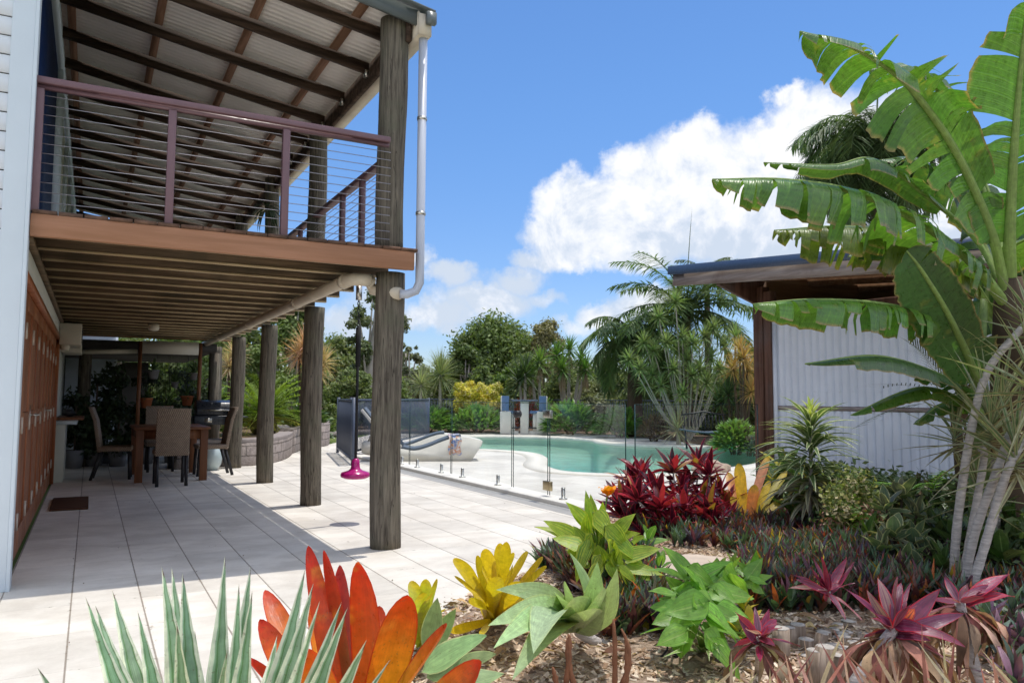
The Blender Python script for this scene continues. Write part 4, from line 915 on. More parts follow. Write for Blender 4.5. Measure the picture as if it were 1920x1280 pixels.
# --- cordylines
def cordy(name, label, base, head, tips, mat, col, w=.06, dead=0, stemr=.012, group=None):
    base, head = Vector(base), Vector(head); r = root(name, label, 'cordyline', base, group)
    MB().tube([base, (base+head)/2+Vector((.01,.01,0)), head], [stemr*1.2,stemr,stemr*.9], 8, (.35,.28,.25), wob=.1).build('stem', bark_pale, r)
    for tp in tips:
        x, y, D = tp[:3]; tip = PD(x,y,D); vd = (tip-EYEP).normalized(); fn = (UP*.5-vd*.7+Vector((random.uniform(-.5,.5),random.uniform(-.5,.5),0))).normalized()
        MB().blade(head+Vector((0,0,random.uniform(-.03,.02))), tip, (tp[3] if len(tp) > 3 else w)*random.uniform(.6,.8), random.uniform(.05,.35)*random.choice([1,1,-.3]), .4, 10, 'lance', vary(tp[4] if len(tp) > 4 else col,.2), face=fn, wave=.06).build('leaf', mat, r, smooth=True)
    hb = (head-base).length
    for k in range(9):
        a = k*2.4; e = random.uniform(-.8,1.3); l = random.uniform(.08,.2); MB().blade(head, head+Vector((math.cos(a)*math.cos(e)*l,math.sin(a)*math.cos(e)*l,math.sin(e)*l)), .03, .1, .3, 7, 'lance', vary(random.choice([col,(.2,.03,.07),(.3,.12,.12),(.1,.02,.05)]),.25), wave=.08, roll=random.uniform(-.7,.7)).build('leaf', mat, r, smooth=True)
    for k in range(dead):
        a = random.uniform(0,6.28); l = random.uniform(.12,.3)*(1.15 if dead > 30 else 1); t_ = head+Vector((math.cos(a)*l*.5,math.sin(a)*l*.5,-l*random.uniform(.6,1)))
        MB().blade(head+Vector((0,0,-.02)), t_, random.uniform(.015,.045), random.uniform(.3,.75), .5, 9, 'lance', vary(random.choice([(.34,.2,.12),(.22,.12,.08),(.45,.32,.22),(.3,.12,.1)]),.3), wave=.3, roll=random.uniform(-1,1)).build('dead_leaf', dry_leaf, r, smooth=True)
    return r
CG = 'cordyline plants'
b_, h_ = G(1555,1140), PD(1553,1110,3.6)
cordy('cordyline_plant','hot pink cordyline with three upright leaves above the ground cover',b_,h_,[(1588,1045,3.7,.06),(1602,1052,3.7,.045),(1520,1062,3.6,.07),(1490,1085,3.5,.05),(1478,1102,3.5,.045,(.4,.28,.25)),(1575,1095,3.6,.05),(1540,1080,3.6,.05)],L_cordp,(.24,.01,.045))
b_, h_ = G(1420,1270), PD(1423,1195,2.9)
cordy('cordyline_plant','small magenta cordyline beside the log stakes with drooping dead leaves',b_,h_,[(1442,1140,3.0,.05),(1385,1155,2.9,.06,(.2,.03,.09)),(1455,1160,3.0,.05),(1400,1178,2.8,.075,(.5,.3,.36)),(1460,1168,2.9,.05),(1440,1175,2.8,.06),(1425,1240,2.75,.045)],L_cordp,(.26,.01,.06),dead=14)
b_, h_ = PD(1600,1290,2.4), PD(1675,1180,2.5)
cordy('cordyline_plant','large pink streaked cordyline on a leaning pale stem with a skirt of dead leaves',b_,h_,[(1645,1082,2.6,.06,(.3,.16,.15)),(1625,1105,2.55,.05,(.3,.16,.13)),(1690,1092,2.6,.055),(1708,1090,2.65,.035),(1763,1103,2.55,.085,(.22,.05,.11)),(1715,1140,2.45,.07,(.65,.15,.08)),(1808,1150,2.5,.08,(.22,.05,.12)),(1810,1212,2.4,.06,(.42,.1,.16)),(1740,1180,2.4,.06),(1640,1150,2.5,.05),(1700,1125,2.55,.06),(1745,1200,2.4,.05),(1770,1165,2.6,.05)],L_cordp,(.15,.02,.06),dead=95,stemr=.02)
b_, h_ = PD(1840,1300,2.6), PD(1800,1130,2.75)
cordy('cordyline_plant','cordyline at the right edge with two bright pink leaves and curled dead ones',b_,h_,[(1895,1075,2.8,.085,(.28,.02,.08)),(1903,1118,2.75,.08,(.42,.03,.06)),(1880,1105,2.8,.05)],L_cordp,(.24,.02,.07),dead=45,stemr=.02)
# --- rhoeo ground cover
def rhoeo(poly, n, h0, h1):
    mb = MB(); P_ = [tuple(G(x,y).to_2d()) for x,y in poly]; xs_ = [p[0] for p in P_]; ys2 = [p[1] for p in P_]; c = 0
    while c < n:
        x, y = random.uniform(min(xs_),max(xs_)), random.uniform(min(ys2),max(ys2))
        if not inpoly(x,y,P_): continue
        c += 1
        if mnoise.noise(Vector((x*2.6,y*2.6,7))) < -.5: continue
        z0 = max(0,bedz(x,y)); k = random.randint(6,9); hh = random.uniform(h0,h1)
        base = random.choice([(.06,.12,.045),(.09,.16,.07),(.075,.05,.06),(.17,.06,.035),(.12,.1,.045),(.12,.19,.11),(.07,.06,.09),(.08,.14,.08)])
        for i in range(k):
            a = i*2.4+random.random(); e = random.uniform(.3,1.3); l = hh*random.uniform(.7,1.1)
            under = (.13,.04,.06) if random.random() < .18 else base
            if random.random() < .07: under = random.choice([(.5,.13,.03),(.5,.33,.03),(.42,.08,.03)])
            mb.blade((x,y,z0+random.uniform(0,hh*.5)), (x+math.cos(a)*math.cos(e)*l,y+math.sin(a)*math.cos(e)*l,z0+hh*.45+math.sin(e)*l), random.uniform(.02,.036)*min(1.3,hh/.12+.2), .12, .35, 3, 'agave', vary(under,.25), roll=random.uniform(-.5,.5))
    return mb
mb = rhoeo([(1010,1060),(1110,1050),(1215,1085),(1240,1150),(1260,1215),(1130,1225),(1110,1160),(1030,1090)], 480, .11,.17)
m2 = rhoeo([(1200,985),(1330,985),(1500,985),(1560,1010),(1530,1080),(1400,1055),(1260,1040),(1190,1010)], 560, .1,.16)
m3 = rhoeo([(1420,1080),(1520,1040),(1700,1070),(1800,1110),(1920,1120),(2000,1250),(1850,1260),(1760,1170),(1600,1180),(1470,1175),(1400,1165),(1390,1100)], 1080, .12,.18)
for o_, lb in ((mb,'purple and green sword leaved ground cover left of the lily clump'),(m2,'dark reddish green ground cover under the crimson shrub'),(m3,'dark purple green ground cover across the right of the bed')):
    o = o_.build('ground_cover', L_rhoeo); tag(o, lb, 'ground cover', kind='stuff')
# ------------------------------------------------------------------ middle distance plants
random.seed(5)
def curve_pts(ctrl, n):
    ctrl = [Vector(c) for c in ctrl]; P_ = [ctrl[0]*2-ctrl[1]]+ctrl+[ctrl[-1]*2-ctrl[-2]]; out = []; m_ = len(ctrl)-1
    for i in range(n+1):
        u = i/n*m_; k = min(int(u), m_-1); f = u-k; p0,p1,p2,p3 = P_[k:k+4]
        out.append(.5*((2*p1)+(p2-p0)*f+(2*p0-5*p1+4*p2-p3)*f*f+(3*p1-p0-3*p2+p3)*f**3))
    return out
# crimson shrub
c0 = G(1268,1003)
cs = root('crimson_shrub', 'bushy crimson and maroon cordyline shrub on bare branching stems', 'shrub', (c0.x,c0.y,.0))
heads = [(1203,872,7.0),(1262,862,7.1),(1330,868,7.0),(1292,885,7.3),(1180,905,6.9),(1232,902,6.8),(1315,918,6.9),(1350,905,7.2),(1342,968,6.4),(1272,935,6.8),(1163,925,6.8),(1240,955,6.7),(1362,930,7.1),(1212,940,6.9),(1300,958,6.8),(1275,905,7.0),(1185,880,7.1),(1225,980,6.6),(1365,955,6.8),(1310,850,7.3),(1322,990,6.6),(1180,955,6.7),(1205,985,6.5),(1250,995,6.4),(1290,985,6.45),(1350,985,6.6),(1160,945,6.9),(1238,930,6.5),(1300,975,6.5),(1262,968,6.4),(1330,940,6.5),(1195,915,6.6),(1285,935,6.5)]
sm = MB(); lm = MB()
for i, (x, y, D) in enumerate(heads):
    h = PD(x,y+22,D); b = Vector((c0.x+random.uniform(-.14,.14),c0.y+random.uniform(-.12,.12),0)); mid = (b+h)/2+Vector((random.uniform(-.1,.1),random.uniform(-.1,.1),-.02))
    MB().tube(curve_pts([b,mid,h],6), [.013,.012,.011,.01,.009,.008,.007], 7, (.3,.2,.17)).build('stem', bark_pale, cs, smooth=True)
    n = 17; c = random.choice([(.1,.006,.022),(.07,.006,.02),(.045,.007,.018),(.15,.008,.026)])
    hb = MB()
    for k in range(n):
        a = k*2.4+i; f = k/n; e = 1.25-1.5*f+random.uniform(-.2,.2); l = random.uniform(.17,.29)
        cc = c if random.random() > .25 else random.choice([(.09,.012,.02),(.3,.16,.03),(.4,.03,.05),(.16,.05,.03)])
        hb.blade(h-UP*.02*f, h+Vector((math.cos(a)*math.cos(e)*l,math.sin(a)*math.cos(e)*l,math.sin(e)*l)), random.uniform(.045,.07), .15, .3, 6, 'lance', vary(cc,.25), roll=random.uniform(-.6,.6), wave=.05)
    for k in range(12):
        p = h.lerp(b, random.uniform(.12,.75)); a = random.uniform(0,6.3); e = random.uniform(-.5,.7); l = random.uniform(.12,.22)
        hb.blade(p, p+Vector((math.cos(a)*math.cos(e)*l,math.sin(a)*math.cos(e)*l,math.sin(e)*l)), .055, .15, .3, 5, 'lance', vary(random.choice([(.1,.012,.025),(.16,.015,.03),(.07,.03,.02)]),.25), roll=random.uniform(-.8,.8))
    hb.build('leaf_cluster', L_cord, cs, smooth=True)
# flame coloured bromeliad
c0 = G(1402,1003)
fb_ = root('flame_bromeliad', 'tall yellow and orange bromeliad between the crimson shrub and the shed post', 'bromeliad', (c0.x,c0.y,.02))
for x, y, D, w, c in [(1385,868,7.2,.11,(.75,.45,.01)),(1440,855,7.3,.09,(.55,.22,.12)),(1365,885,7.4,.09,(.7,.3,.12)),(1415,908,7.0,.1,(.65,.22,.04)),(1443,900,7.1,.07,(.6,.42,.03)),(1475,882,7.3,.08,(.4,.36,.06)),(1372,930,7.0,.08,(.55,.36,.03)),(1360,950,6.9,.08,(.45,.3,.03)),(1470,935,7.0,.07,(.45,.34,.05)),(1455,985,6.7,.05,(.75,.55,.12)),(1440,990,6.75,.05,(.6,.42,.05)),(1425,985,6.8,.06,(.6,.45,.08)),(1375,990,6.8,.1,(.45,.3,.04)),(1398,925,7.3,.1,(.68,.4,.02)),(1350,915,7.2,.08,(.6,.28,.1))]:
    tip = PD(x,y,D); vd = (tip-EYEP).normalized(); fn = (UP*.5-vd*.8+Vector((random.uniform(-.3,.3),random.uniform(-.3,.3),0))).normalized()
    MB().blade((c0.x+random.uniform(-.04,.04),c0.y+random.uniform(-.04,.04),.02), tip, w, .55 if y > 980 and x > 1420 else random.uniform(.0,.12), .35, 9, 'strap', c, face=fn, sag=UP if y > 980 else None).build('leaf', L_bromy, fb_, smooth=True)
# white edged dracaena
c0 = G(1518,1012); b = Vector((c0.x,c0.y,0)); tp = PD(1520,785,6.6)
dv = root('white_edged_dracaena', 'dracaena with arching white edged leaves against the white shed wall', 'dracaena', b)
ax = curve_pts([b,(b+tp)/2+Vector((.01,.0,0)),tp],10); MB().tube(ax, .017, 8, (.25,.22,.15)).build('stem', bark_pale, dv, smooth=True)
mb = MB(); md = MB()
for k in range(190):
    f = k/190; u = .3+.7*f; p = b.lerp(tp,u); a = k*2.4; e = -.2+.55*f+random.uniform(-.2,.2)+(0.9*max(0,(f-.85))/.15)
    l = random.uniform(.34,.5)*(.75+.35*math.sin(math.pi*f)); 
    if f > .93: l *= .6
    tip = p+Vector((math.cos(a)*math.cos(e)*l,math.sin(a)*math.cos(e)*l,math.sin(e)*l-.14*l*(1.2-f)))
    c = (.12,.19,.06) if f < .93 else (.5,.55,.1)
    (mb if f > .28 else md).blade(p, tip, random.uniform(.04,.055), random.uniform(.2,.38), .25, 7, 'lance', vary(c if f > .28 else (.2,.18,.12),.2), roll=random.uniform(-.3,.3))
mb.build('leaf_crown', L_dracv, dv, smooth=True); md.build('old_leaves', L_marg, dv, smooth=True)
# leaf clouds ----------------------------------------------------
def cloud_np(centers, radii, n, size, cols, flat=.0, aspect=.45, seed=1, shell=.55, up=.3, ragged=.12):
    r = np.random.default_rng(seed); centers = np.array(centers, float); radii = np.array(radii, float)
    wts = radii**2; wts /= wts.sum(); idx = r.choice(len(centers), n, p=wts)
    d = r.normal(size=(n,3)); d /= np.linalg.norm(d,axis=1)[:,None]; rad = (shell+(1-shell)*r.random(n))**.8*(1+ragged*r.normal(size=n))
    p = centers[idx]+d*(radii[idx]*rad)[:,None]*np.array([1,1,.85])
    nrm = d*.6+r.normal(size=(n,3))*.55+np.array([0,0,up]); nrm /= np.linalg.norm(nrm,axis=1)[:,None]
    t1 = np.cross(nrm, r.normal(size=(n,3))); t1 /= np.linalg.norm(t1,axis=1)[:,None]; t2 = np.cross(nrm,t1)
    L = size*r.uniform(.6,1.25,n)[:,None]; a = t1*L/2; b2 = t2*L/2*aspect*2
    Q = np.stack([p-a, p+b2*.5-a*.1, p+a, p-b2*.5-a*.1],1)
    cl = np.array(cols)[(idx*7+r.integers(0,2,n))%len(cols)] if len(cols) > 1 else np.repeat(np.array(cols),n,axis=0)
    C = cl*r.uniform(.7,1.3,(n,1))*np.array([1,1,1])
    return Q, C
UVL = lambda n: np.tile(np.array([[.5,0],[1,.5],[.5,1],[0,.5]]),(n,1))
def leafcloud(mb, centers, radii, n, size, cols, **k):
    Q, C = cloud_np(centers, radii, n, size, cols, **k); mb.np_quads(Q, C, UVL(len(Q))); return mb
# speckled pale shrub and shade loving undergrowth before the shed
p = G(1590,1015); sh_ = root('speckled_shrub', 'small leaved cream and pink speckled shrub right of the white edged dracaena', 'shrub', (p.x,p.y,0))
cc = [PD(1590+dx,960+dy,6.0+dz) for dx,dy,dz in [(-20,-30,0),(20,-40,.1),(0,0,-.1),(30,10,0),(-30,20,.1),(10,-60,.2),(40,-20,.1),(-10,40,0),(25,45,0)]]
MB().tube([(p.x,p.y,0),tuple(cc[2])],.012,6).build('stem', bark_dark, sh_)
leafcloud(MB(), cc, [.16]*9, 2600, .045, [(.4,.4,.16),(.15,.2,.05),(.5,.42,.25),(.12,.2,.04),(.45,.22,.16),(.1,.16,.04)], aspect=.5, seed=4, shell=.2).build('foliage', L_generic, sh_)
def leafyplant(name, label, cat, heads_, n, l, w, mat, cols, base=None, el=(1.3,-.3), grp=None, stemc=(.2,.2,.1), prof='oval', partname='leaf_cluster', bend=.15):
    base = base or Vector((heads_[0].x,heads_[0].y,0)); r = root(name, label, cat, (base.x,base.y,0), grp)
    for i, h in enumerate(heads_):
        MB().tube([base+Vector((random.uniform(-.05,.05),random.uniform(-.05,.05),0)),(base+h)/2+Vector((random.uniform(-.03,.03),0,0)),h],.008,6,stemc).build('stem', bark_dark, r)
        hb = MB()
        for k in range(n):
            a = k*2.4+i; f = k/n; e = el[0]+(el[1]-el[0])*f+random.uniform(-.2,.2); ll = l*random.uniform(.8,1.15)
            hb.blade(h-UP*(.05*f), h+Vector((math.cos(a)*math.cos(e)*ll,math.sin(a)*math.cos(e)*ll,math.sin(e)*ll-.02)), w*random.uniform(.8,1.15), bend, .25, 6, prof, vary(random.choice(cols),.2), roll=random.uniform(-.5,.5), wave=.05)
        hb.build(partname, mat, r, smooth=True)
    return r
leafyplant('cream_edged_plant','plant with oval grey green cream edged leaves in tiers in front of the shed','plant',
  [PD(x,y,D) for x,y,D in [(1690,925,5.4),(1660,950,5.3),(1720,960,5.3),(1750,985,5.3),(1675,1000,5.1),(1715,1015,5.1),(1655,1025,5.0),(1745,1040,5.0),(1700,1050,4.9),(1730,1075,4.8),(1665,1070,4.9)]], 10, .17, .085, L_varieg, [(.12,.18,.11),(.1,.15,.08),(.17,.16,.12),(.14,.2,.09)], base=G(1700,1090).copy())
leafyplant('dark_leafed_plant','low plain green leafy plant between the dracaena and the ground cover','plant',[PD(x,y,D) for x,y,D in [(1480,950,6.9),(1490,990,6.6),(1550,1000,6.3),(1565,1030,5.9),(1610,1040,5.6),(1500,930,7.0),(1630,1000,5.8)]],9,.2,.08,L_gloss,[(.05,.1,.02),(.08,.14,.03)])
leafyplant('dark_leafed_plant','small yellow tipped leafy plant at the foot of the shed post','plant',[PD(x,y,D) for x,y,D in [(1455,905,7.6),(1470,880,7.6),(1500,900,7.4)]],9,.3,.08,L_gloss,[(.1,.17,.03),(.4,.35,.04),(.06,.12,.04)])
leafyplant('white_caladium','pale green and white leafed plant at the edge of the ground cover','plant',[PD(x,y,D) for x,y,D in [(1512,1045,5.0),(1535,1035,5.1),(1550,1052,5.0)]],6,.1,.07,L_varieg,[(.3,.4,.15),(.4,.4,.25)])
# philodendron with fingered leaves
def fingered(mb, base, tip, w, col, n=9, droop=.2):
    base, tip = Vector(base), Vector(tip); ax = tip-base; L = ax.length; d = ax/L; s = _perp(d, UP); 
    for i in range(n):
        f = (i+.6)/n; p = base+ax*f-UP*0+UP*(math.sin(math.pi*f)*.1*L); wl = w*math.sin(math.pi*min(.97,f*.8+.16))
        for sg in (-1,1): mb.blade(p, p+s*sg*wl+d*wl*.45-UP*wl*droop, L/n*1.0, .1, .1, 3, 'lance', vary(col,.12), face=UP)
    mb.blade(base+ax*.9, tip, L/n*1.2, .05,.1,3,'lance',col); mb.tube([base, base+ax*.5+UP*.1*L, tip],[.006,.005,.003],5,vary(col))
p = G(1715,1000); ph_ = root('split_leaf_philodendron','dark fingered philodendron leaves in a row at the foot of the shed wall','philodendron',(p.x,p.y,0))
for x, y, D, bx, by, c in [(1600,895,6.5,1660,925,0),(1640,880,6.6,1680,930,0),(1665,893,6.4,1700,945,0),(1655,905,6.2,1680,915,1),(1700,885,6.5,1720,940,0),(1768,882,6.2,1745,925,1),(1740,905,6.0,1715,915,1),(1790,890,6.4,1760,945,0),(1800,920,6.2,1760,950,0),(1840,900,6.3,1800,945,0),(1730,880,6.7,1715,925,0),(1620,915,6.3,1660,945,0),(1790,960,6.0,1750,990,0),(1800,1000,5.8,1760,1010,0),(1830,970,6.1,1790,1000,0),(1780,1040,5.6,1750,1050,0),(1870,930,6.2,1830,960,0),(1880,880,6.5,1850,930,0)]:
    mb = MB(); fingered(mb, PD(bx,by,D+.1), PD(x,y,D), .15, (.035,.075,.025) if not c else (.2,.42,.03)); lf = mb.build('leaf', L_gloss, ph_)
    MB().tube([(p.x+random.uniform(-.1,.1),p.y+random.uniform(-.1,.1),0), PD(bx,by,D+.1)],.006,5,(.1,.15,.05)).build('leaf_stalk', L_gloss, ph_)
p = at(1700,7.0); ug = MB(); cc = [at(x,D,z) for x,D,z in [(1460,8.3,.2),(1480,8.0,.35),(1520,7.6,.3),(1560,7.4,.4),(1600,7.2,.35),(1650,7.0,.35),(1700,6.8,.35),(1750,6.6,.35),(1800,6.3,.4),(1860,6.0,.45),(1920,5.6,.5),(1600,6.6,.15),(1660,6.2,.15),(1780,5.8,.2),(1850,5.3,.25),(1900,4.9,.3)]]
leafcloud(ug, cc, [.3]*len(cc), 13000, .085, [(.07,.12,.03),(.11,.16,.05),(.08,.13,.04),(.16,.19,.07),(.14,.1,.06)], seed=9, shell=.2)
tag(ug.build('undergrowth', L_gloss), 'dense dark green undergrowth along the foot of the shed wall','undergrowth',kind='stuff')
# ------------------------------------------------------------------ banana
def banana_leaf(parent, ctrl, wl, wr, side=None, droopL=.5, droopR=.5, col=(.09,.2,.02), tear=5, t0=.25, edge=0, N=46, midr=.02, sway=.25, flat=0, more=0):
    P_ = curve_pts(ctrl, N+10); mb = MB(); npts = len(P_)-1
    def frame(i):
        d = (P_[min(i+1,npts)]-P_[max(i-1,0)]).normalized(); hz_ = d.cross(UP); s = hz_ if side is None else Vector(side)
        if flat and side is not None and i/npts > flat:
            if hz_.dot(s) < 0: hz_ = -hz_
            s = s.lerp(hz_.normalized(), min(1,(i/npts-flat)/.15))
        s = (s-d*s.dot(d)).normalized(); return d, s
    i0 = int(npts*t0)
    for sg, W_, dr in ((1,wl,droopL),(-1,wr,droopR)):
        if W_ <= 0: continue
        i = i0
        while i < npts:
            k = min(max(1,int(random.expovariate(1/tear))+1), npts-i); a = dr+random.gauss(0,.3)+more*max(0,(i/npts-.4)); cg = vary(col,.18); cut = random.uniform(.8,1.07) if random.random() > .22 else random.uniform(.45,.85)
            vs, uv = [], []; M_ = 5
            for j in range(k+1):
                ii = i+j; f = (ii-i0)/(npts-i0); d, s = frame(ii); p = P_[ii]
                ww = W_*cut*(math.sin(math.pi*min(1,.07+.93*f**.85))**.55 if f < 1 else 0.03)*(1+random.uniform(-.06,.04))
                inset = (1 if j == 0 else (-1 if j == k else 0))*.35*(P_[min(ii+1,npts)]-p).length if k < npts-i0 else 0
                q = p.copy(); ang = -.25; seg = ww/M_
                for m_ in range(M_+1):
                    vs.append(q+d*(inset*m_/M_)); uv.append((.5+sg*.5*m_/M_, f))
                    ang2 = ang+ (a+.25)*min(1,(m_+1)/M_*1.35); dirv = (s*sg*math.cos(ang2)-UP*math.sin(ang2)+d*sway).normalized(); q = q+dirv*seg
            fs = [(j*(M_+1)+m_, (j+1)*(M_+1)+m_, (j+1)*(M_+1)+m_+1, j*(M_+1)+m_+1) for j in range(k) for m_ in range(M_)]
            mb.add(vs, fs, cg, uv); i += k
    lf = mb.build('leaf', L_banana, parent, smooth=True)
    rr = [midr*(1.15-.95*(i/npts)) for i in range(npts+1)]
    MB().tube(P_, rr, 8, (.3,.4,.12)).build('midrib', L_generic, lf, smooth=True)
def PX_(l): return [PD(*a) for a in l]
p = G(1893,1085); bn = root('banana_plant', 'tall banana plant with torn leaves spreading over the shed roof', 'banana plant', (p.x,p.y,0))
bz0 = Vector((p.x,p.y,0)); top = PD(1893,520,5.0)
MB().tube(curve_pts([bz0,(bz0+top)/2,top],10), [.15,.145,.14,.13,.125,.12,.115,.11,.1,.09,.07], 16, wob=.12).build('trunk', bark_dark, bn, smooth=True)
MB().tube(curve_pts(PX_([(1835,1000,5.0),(1838,800,5.0),(1835,680,5.0),(1845,560,5.0)]),10), [.06,.06,.06,.055,.05,.05,.045,.04,.035,.03,.02], 12, (.2,.28,.1)).build('stem', L_generic, bn, smooth=True)
vd = CF
banana_leaf(bn, PX_([(1893,540,5.0),(1893,440,4.9),(1900,300,4.8),(1912,150,4.7),(1935,-60,4.5)]), .0, .36, side=-(R0*-1), droopR=.35, col=(.085,.2,.025), tear=3, t0=.22, midr=.04)
banana_leaf(bn, PX_([(1893,540,5.0),(1893,440,4.9),(1900,300,4.8),(1912,150,4.7),(1935,-60,4.5)]), .36, .0, side=R0, droopL=.3, col=(.085,.2,.025), tear=6, t0=.22, midr=.01)
banana_leaf(bn, PX_([(1888,560,5.0),(1860,440,4.9),(1800,300,4.75),(1735,200,4.6),(1680,140,4.5),(1590,85,4.35),(1500,60,4.2)]), .3, .34, side=(R0*.8+UP*.5), droopL=.35, droopR=.45, col=(.08,.185,.025), tear=2.4, t0=.2, midr=.03, flat=.5, more=1.5)
banana_leaf(bn, PX_([(1885,570,5.0),(1820,490,4.8),(1720,415,4.6),(1600,360,4.4),(1470,338,4.2),(1336,337,4.05)]), .38, .4, droopL=1.3, droopR=1.4, col=(.09,.19,.03), tear=1.6, t0=.16, midr=.03)
banana_leaf(bn, PX_([(1870,600,5.1),(1800,500,5.1),(1700,440,5.0),(1580,425,4.9),(1452,432,4.7)]), .38, .42, droopL=1.3, droopR=1.4, col=(.12,.17,.02), tear=1.8, t0=.15, midr=.022)
banana_leaf(bn, PX_([(1848,760,5.0),(1820,680,4.8),(1778,590,4.6),(1730,510,4.45),(1700,470,4.4)]), .24, .27, side=(R0*.9+UP*.25), droopL=.25, droopR=.2, col=(.05,.12,.03), tear=14, t0=.16, midr=.025)
banana_leaf(bn, PX_([(1850,700,5.1),(1800,620,4.9),(1740,590,4.7),(1640,568,4.5),(1520,562,4.3),(1412,570,4.15)]), .26, .28, droopL=1.35, droopR=1.4, col=(.1,.22,.03), tear=1.7, t0=.28, midr=.02)
banana_leaf(bn, PX_([(1850,790,4.9),(1800,730,4.75),(1740,695,4.6),(1640,668,4.4),(1510,682,4.2)]), .13, .2, droopL=.9, droopR=1.0, col=(.05,.11,.03), tear=4, t0=.15, midr=.024)
banana_leaf(bn, PX_([(1850,800,4.95),(1800,750,4.8),(1745,728,4.7),(1690,735,4.6),(1595,778,4.45)]), .11, .14, droopL=.9, droopR=1.0, col=(.07,.16,.02), tear=8, t0=.2, midr=.015)
banana_leaf(bn, PX_([(1850,800,5.0),(1810,760,4.95),(1770,755,4.9),(1715,795,4.8)]), .12, .13, droopL=.5, droopR=.8, col=(.06,.14,.02), tear=8, t0=.2, midr=.015)
banana_leaf(bn, PX_([(1880,540,5.2),(1830,450,5.4),(1740,370,5.4),(1640,300,5.2),(1560,310,5.0),(1432,305,4.9)]), .15, .16, droopL=1.2, droopR=1.1, col=(.08,.17,.03), tear=5, t0=.35, midr=.02)
banana_leaf(bn, PX_([(1890,540,5.2),(1870,420,5.5),(1840,330,5.7),(1790,260,5.8),(1760,230,5.8)]), .26, .26, side=(R0*.9-UP*.2), droopL=.7, droopR=.7, col=(.07,.14,.03), tear=3, t0=.2, midr=.02)
banana_leaf(bn, PX_([(1870,640,5.2),(1850,560,5.3),(1880,480,5.3),(1940,440,5.1)]), .3, .3, droopL=.6, droopR=.8, col=(.08,.18,.03), tear=8, t0=.2, midr=.02)
banana_leaf(bn, PX_([(1860,760,5.2),(1860,680,5.3),(1800,620,5.3),(1700,560,5.4)]), .25, .25, droopL=.8, droopR=.9, col=(.04,.1,.03), tear=8, t0=.2, midr=.02)
for i in range(14):
    a = random.uniform(0,6.3); z = random.uniform(.4,1.9); b = bz0.lerp(top, z/2.1)+Vector((math.cos(a)*.12,math.sin(a)*.12,0))
    MB().blade(b, b+Vector((math.cos(a)*.18,math.sin(a)*.18,-random.uniform(.3,.7))), random.uniform(.06,.14), .35, .3, 7, 'lance', vary((.2,.12,.08),.3), wave=.15).build('dead_leaf', dry_leaf, bn, smooth=True)
banana_leaf(bn, PX_([(1895,600,5.4),(1890,500,5.5),(1920,430,5.5),(1960,400,5.4)]), .28, .28, droopL=.7, droopR=.8, col=(.05,.11,.03), tear=3, t0=.15, midr=.02)
banana_leaf(bn, PX_([(1880,700,5.3),(1875,620,5.5),(1850,540,5.6),(1790,500,5.7)]), .26, .26, droopL=.9, droopR=.9, col=(.05,.11,.03), tear=3, t0=.15, midr=.02)
banana_leaf(bn, PX_([(1880,590,5.3),(1820,500,5.4),(1750,455,5.4),(1670,450,5.3),(1590,480,5.2)]), .3, .32, droopL=1.25, droopR=1.3, col=(.06,.13,.025), tear=1.8, t0=.15, midr=.02)
banana_leaf(bn, PX_([(1890,560,5.2),(1865,430,5.5),(1820,290,5.7),(1765,180,5.7),(1700,125,5.5),(1630,130,5.3)]), .3, .32, droopL=.8, droopR=.9, col=(.065,.15,.025), tear=2, t0=.2, midr=.022, more=1.0)
banana_leaf(bn, PX_([(1892,580,5.3),(1850,470,5.8),(1790,360,6.0),(1720,300,6.0),(1650,300,5.8)]), .3, .3, droopL=1.0, droopR=1.1, col=(.055,.13,.025), tear=2, t0=.2, midr=.02)
# pale stemmed striped dracaena
p = G(1800,1150); dm = root('pale_stemmed_dracaena', 'dracaena with long bare pale grey stems and cream striped spiky heads at the right', 'dracaena', (p.x,p.y,0))
for pts, r0, r1 in [([(1786,1130,4.5),(1795,980,4.5),(1822,800,4.5),(1855,690,4.45),(1925,605,4.4)],.042,.03),([(1795,1140,4.4),(1818,1010,4.45),(1845,860,4.5),(1838,840,4.5)],.036,.028),([(1800,1150,4.3),(1825,1010,4.3),(1870,880,4.3),(1900,800,4.3),(1930,760,4.3)],.04,.03),([(1805,1160,4.2),(1850,1010,4.2),(1890,880,4.2),(1930,810,4.2)],.04,.032),([(1845,1080,4.9),(1862,1000,4.9),(1870,860,4.9)],.06,.055)]:
    P_ = curve_pts(PX_(pts), 22); MB().tube(P_, [.6*(r0+(r1-r0)*i/22)+(.0018 if i%2 else 0) for i in range(23)], 12, wob=.05).build('stem', bark_pale, dm, smooth=True)
for hx, hy, D, n, l in [(1790,800,4.9,30,.42),(1830,900,4.7,26,.36),(1858,790,4.5,46,.52),(1905,840,4.2,40,.46),(1935,700,4.1,40,.48),(1940,600,4.4,34,.42),(1800,1095,4.4,14,.22),(1880,745,4.8,30,.4)]:
    h = PD(hx,hy,D); mb = MB()
    for k in range(n):
        a = k*2.4; f = k/n; e = 1.3-2.1*f+random.uniform(-.25,.25); ll = l*random.uniform(.75,1.1)
        mb.blade(h-UP*.16*f, h-UP*.1*f+Vector((math.cos(a)*math.cos(e)*ll,math.sin(a)*math.cos(e)*ll,math.sin(e)*ll)), random.uniform(.02,.034), .06, .45, 5, 'agave', vary((.16,.22,.1) if f < .7 else (.28,.24,.13),.2), roll=random.uniform(-.5,.5))
    mb.build('leaf_crown', L_marg, dm)
